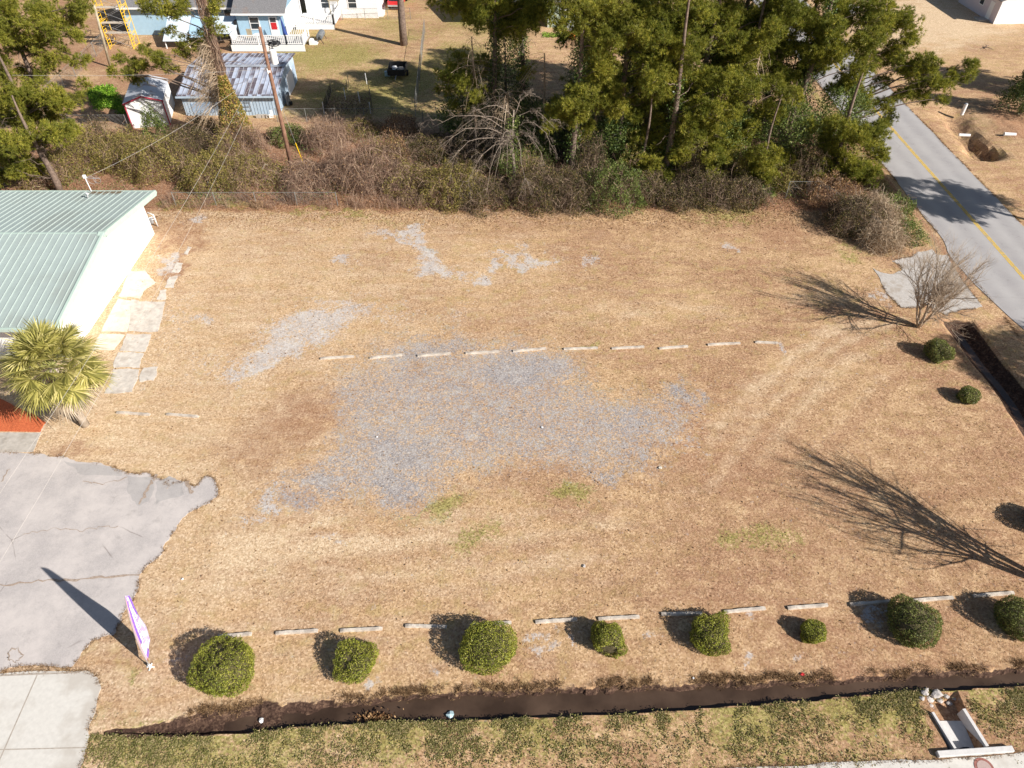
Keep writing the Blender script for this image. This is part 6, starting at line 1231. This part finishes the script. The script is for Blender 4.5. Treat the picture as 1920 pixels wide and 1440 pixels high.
# ------------------------------------------------------------ sage house, pale pink house
gh = empty("sage_house", (4.45, 93.9, 0), "sage green house corner with one small white framed window", "house")
MB().box(0, 5.5, 0, 9, 0, 3.0).build("wall", M_sage, gh); MB().box(-9, -.01, 3.6, 10, 0, 3.0).build("rear_wall", M_sage, gh)
MB().bar((-1.5, -.4, 2.98), (-1.5, 5, 4.9), 15, .12).bar((-1.5, 5, 4.9), (-1.5, 10.4, 2.9), 15, .12).build("roof", M_shingle, gh); window(gh, 1.55, 2.45, 1.55, 2.45, 0); MB().box(-.05, .02, -.03, -.003, 0, 3).box(0, 5.5, -.035, -.004, 2.75, 2.98).build("corner_trim", M_white, gh)
q = G(1072, 72); ob = empty("orange_bin", (q.x, q.y, 0), "orange lidded bin near the sage house", "bin"); MB().add(tube([(0, 0, 0), (0, 0, .95)], [.36, .42], 14)).build("body", M_orange, ob); MB().add(tube([(0, 0, .95), (0, 0, 1.05)], [.45, .3], 14)).build("lid", M_stone, ob)
q = G(1066, 55); o = MB().box(-.5, .5, -.35, .35, 0, .85).box(-.53, .53, -.38, .38, .85, .92).build("cooler_box", noisy("grey_blue_box", (.42, .46, .55), var=.1, rough=.5), bevel=.03); o.location = (q.x, q.y, 0); tag(o, "grey blue box behind the orange bin", "box")
q = G(1052, 78); o = MB().tube([(0, 0, 0), (0, 0, 1.2)], .05, 6).box(-.5, .6, -.1, .4, 0, .06).build("short_stake", M_white); o.location = (q.x, q.y, 0); tag(o, "short white stake on a slab left of the orange bin", "stake")
n = 500; q = G(1035, 66); P = np.stack([rng.uniform(-1.2, 3, n), rng.uniform(-.9, .6, n), np.abs(rng.normal(0, .12, n))], 1) + np.array(tuple(q)); V, f = leaves(P, rdir(n), .25, .1); tag(link("lush_grass", arrmesh("lush_grass", V, f), M_veg), "patch of lush green grass at the sage house foot", "grass", kind='stuff')
ph = empty("pink_house", (60.2, 95.2, 0), "pale pink and white house at the top right corner", "house", rz=math.radians(2))
MB().box(0, 5.2, 0, 9, 0, 2.7).build("wall", M_pink, ph); MB().box(.0, 5.2, -.03, -.002, 0, 2.7).build("white_gable_wall", M_white, ph); MB().bar((2.6, -.4, 2.75), (2.6, 9.4, 2.75), 6.0, .1).p
MB().p; m = MB(); m.bar((-.4, 4.5, 2.65), (2.6, 4.5, 3.9), 9.8, .1).bar((2.6, 4.5, 3.9), (5.6, 4.5, 2.65), 9.8, .1); m.build("roof", M_shingle, ph)
MB().box(-.05, -.004, 1.2, 2.1, .05, 2.1).build("door", M_white, ph); pw = MB().box(-.05, -.004, 3.4, 4.4, 1.1, 2.1).build("window", M_white, ph); MB().box(-.065, -.051, 3.5, 4.3, 1.2, 2.0).build("pane", M_glass, pw); MB().box(-.03, .03, -.05, .02, 0, 2.7).build("corner_trim", M_white, ph)
MB().box(-1.3, -.05, 1.0, 2.4, 0, .15).build("door_step", M_conc, ph)
# roadside pipes and stake
def pipe(px, py, L, r, az, label, dz=0.05):
    q = G(px, py); d = Vector((math.cos(az), math.sin(az), 0)) * L / 2; t = np.linspace(0, 6.283, 15); o = empty("culvert_pipe", (q.x, q.y, 0), label, "pipe", "white drain pipes across the road")
    MB().add(tube([(-d.x, -d.y, dz + r), (d.x, d.y, dz + r)], r, 14)).build("barrel", M_white, o, smooth=False); MB().add(tube([(-d.x * 1.01, -d.y * 1.01, dz + r), (-d.x * .9, -d.y * .9, dz + r)], r * 1.12, 14)).build("collar", M_white, o)
pipe(1808, 254, 1.0, .13, -.1, "short white pipe end on the verge beside the pit", -.1); pipe(1891, 257, 1.0, .16, -.15, "white pipe end on the mound behind the pit", .1)
q = G(1803, 215); mk_ = empty("utility_marker", (q.x, q.y, 0), "white round utility marker post above the pit", "marker"); MB().add(tube([(0, 0, 0), (0, 0, 1.05)], .16, 12)).build("post", M_white, mk_); MB().add(tube([(0, 0, 1.05), (0, 0, 1.12)], [.18, .1], 12)).build("cap", M_galv, mk_)
q = G(1845, 88); 
for k, (px, py, lab) in enumerate([(1845, 90, "fallen dead branch on the far straw coloured lawn"), (1790, 1175, ""), (820, 640, "")][:1]):
    b_ = G(px, py); m = MB()
    for j in range(7): a = rng.uniform(0, 6.28); m.tube([(0, 0, .06), (math.cos(a) * .5, math.sin(a) * .5, .2), (math.cos(a + .4) * 1.1, math.sin(a + .4) * 1.1, .08)], [.04, .025, .01], 4)
    o = m.build("fallen_branch", M_bark); o.location = b_; tag(o, lab, "branch")

# ------------------------------------------------------------ drain structure, manhole, rubble, litter
dr_ = empty("drain_headwall", (17.6, 9.9, 0), "concrete drain outlet with headwall and two wing walls by the pavement", "drain")
M_concbr = noisy("bright_drain_concrete", (.62, .60, .58), var=.08, scale=6, rough=.9, bump=.2)
a, b = G(1758, 1414, .12), G(1899, 1404, .12); c0 = Vector((17.6, 9.9, 0)); MB().bar(a - c0 + Vector((0, 0, -.30)), b - c0 + Vector((0, 0, -.30)), .22, .72).build("headwall", M_concbr, dr_, bevel=.02)
a, b = G(1748, 1336, .06), G(1790, 1404, .06); MB().bar(a - c0 + Vector((0, 0, -.27)), b - c0 + Vector((0, 0, -.27)), .10, .66).build("wing_wall", M_concbr, dr_)
a, b = G(1806, 1330, .08), G(1850, 1400, .08); MB().bar(a - c0 + Vector((0, 0, -.27)), b - c0 + Vector((0, 0, -.27)), .13, .68).build("wing_wall", M_concbr, dr_)
MB().box(-.48, .55, .1, 1.25, -.42, -.34).build("floor_slab", M_concbr, dr_)
MB().tube([(.0, .12, -.12), (.0, -.15, -.12)], .2, 14).build("pipe_mouth", M_dark, dr_)
q = G(1845, 1440); mh = empty("manhole_cover", (q.x, q.y, .025), "round rusty manhole cover set in the pavement", "manhole cover"); MB().add(tube([(0, 0, -.02), (0, 0, .012)], .36, 28)).build("rim", M_cap, mh)
MB().add(tube([(0, 0, .0), (0, 0, .020)], .26, 24)).build("lid", noisy("worn_iron_lid", (.44, .33, .30), var=.1, scale=12, rough=.8), mh)
for k, (px, py, s_) in enumerate([(1733, 1300, .16), (1745, 1306, .20), (1758, 1299, .24), (1768, 1308, .14), (1778, 1302, .12), (1786, 1312, .13), (1728, 1310, .12), (1752, 1316, .1), (1795, 1305, .1), (1738, 1292, .12)]):
    p = G(px, py); V, f = ell((0, 0, s_ * .25), s_, 2, (1, .75, .55), .12, k); o = link("rubble_stone", arrmesh("rubble_stone", V, f), M_stone); o.location = (p.x, p.y, float(gz(p.x, p.y))); tag(o, ["pale rubble stone at the left rim of the drain outlet heap", "second largest rubble stone of the drain outlet heap", "largest rubble stone in the middle of the drain outlet heap", "flat rubble stone right of the largest one at the drain outlet", "small rubble stone toward the heap's right side", "rubble stone nearest the right wing wall", "rubble stone at the lower left corner of the drain heap", "smallest rubble stone below the largest one at the drain outlet", "outermost right rubble stone of the drain outlet heap", "rubble stone closest to the ditch water above the drain heap"][k], "stone", "rubble stones at the drain outlet")
n = 260; q = G(705, 1342); P = np.stack([rng.normal(0, .38, n), rng.normal(0, .12, n), rng.uniform(.0, .16, n)], 1) + [q.x, q.y, -.25]; V, f = leaves(P, rdir(n), .13, .08); tag(link("leaf_pile", arrmesh("leaf_pile", V, f), M_deadleaf), "pale brown leaf pile damming the narrow ditch", "leaves", kind='stuff')
def scrap(px, py, s_, mat, label, name="litter_scrap", z=.03, cat="litter"):
    p = G(px, py); z0 = float(gz(p.x, p.y)); z0 = max(z0, -.27) if p.y < 14 else z0; r = random.Random(int(px)); V = np.array([(r.uniform(.6, 1) * s_ * math.cos(a), r.uniform(.6, 1) * s_ * math.sin(a), r.uniform(0, .5) * s_) for a in np.linspace(0, 5.6, 8)] + [(0, 0, s_ * .5)])
    o = link(name, arrmesh(name, V, [np.array([[i, (i + 1) % 8, 8] for i in range(8)])]), mat); o.location = (p.x, p.y, z0 + z); so = o.modifiers.new("thick", 'SOLIDIFY'); so.thickness = .01; tag(o, label, cat)
scrap(488, 1347, .13, M_white, "crumpled white paper in the muddy ditch end"); scrap(843, 1336, .20, M_teal, "pale blue plastic bag floating in the ditch"); scrap(1504, 1265, .09, M_red, "small red litter scrap on the ditch bank"); scrap(1095, 1062, .10, M_stone, "lone grey stone lying in the dry grass", "loose_stone", cat="stone")
scrap(343, 1086, .08, M_white, "tiny white scrap on grass above the flag"); scrap(1238, 878, .11, M_concpale, "pale lump of concrete at the gravel's lower edge", "concrete_lump", cat="stone"); scrap(1017, 802, .09, M_white, "small white ring shaped scrap on the gravel"); scrap(707, 820, .07, M_white, "small white scrap in the gravel left of centre"); scrap(1300, 1272, .06, M_white, "white litter speck on the ditch's far bank")
q = G(485, 388); n = 700; P = np.stack([rng.normal(0, .22, n), rng.normal(0, .14, n), np.abs(rng.normal(0, .15, n))], 1) + np.array(tuple(q)); V, f = blades(P, unit(rng.normal(size=P.shape) + [0, 0, .6]), .35, .02); tag(link("straw_tuft", arrmesh("straw_tuft", V, f), M_straw), "pale yellow straw tuft against the overgrown back fence", "grass tuft")
o = MB().tube([(0, 0, 0), (.35, .15, .5), (.6, .1, .45)], [.05, .04, .03], 6).build("pale_limb", M_barkpale); o.location = G(497, 345) + Vector((0, 0, 1.2)); tag(o, "short pale broken limb lying on the brown vines", "branch")
for c in list(bpy.data.objects):
    if c.name.startswith("camera") or c.name.startswith("sun"): continue
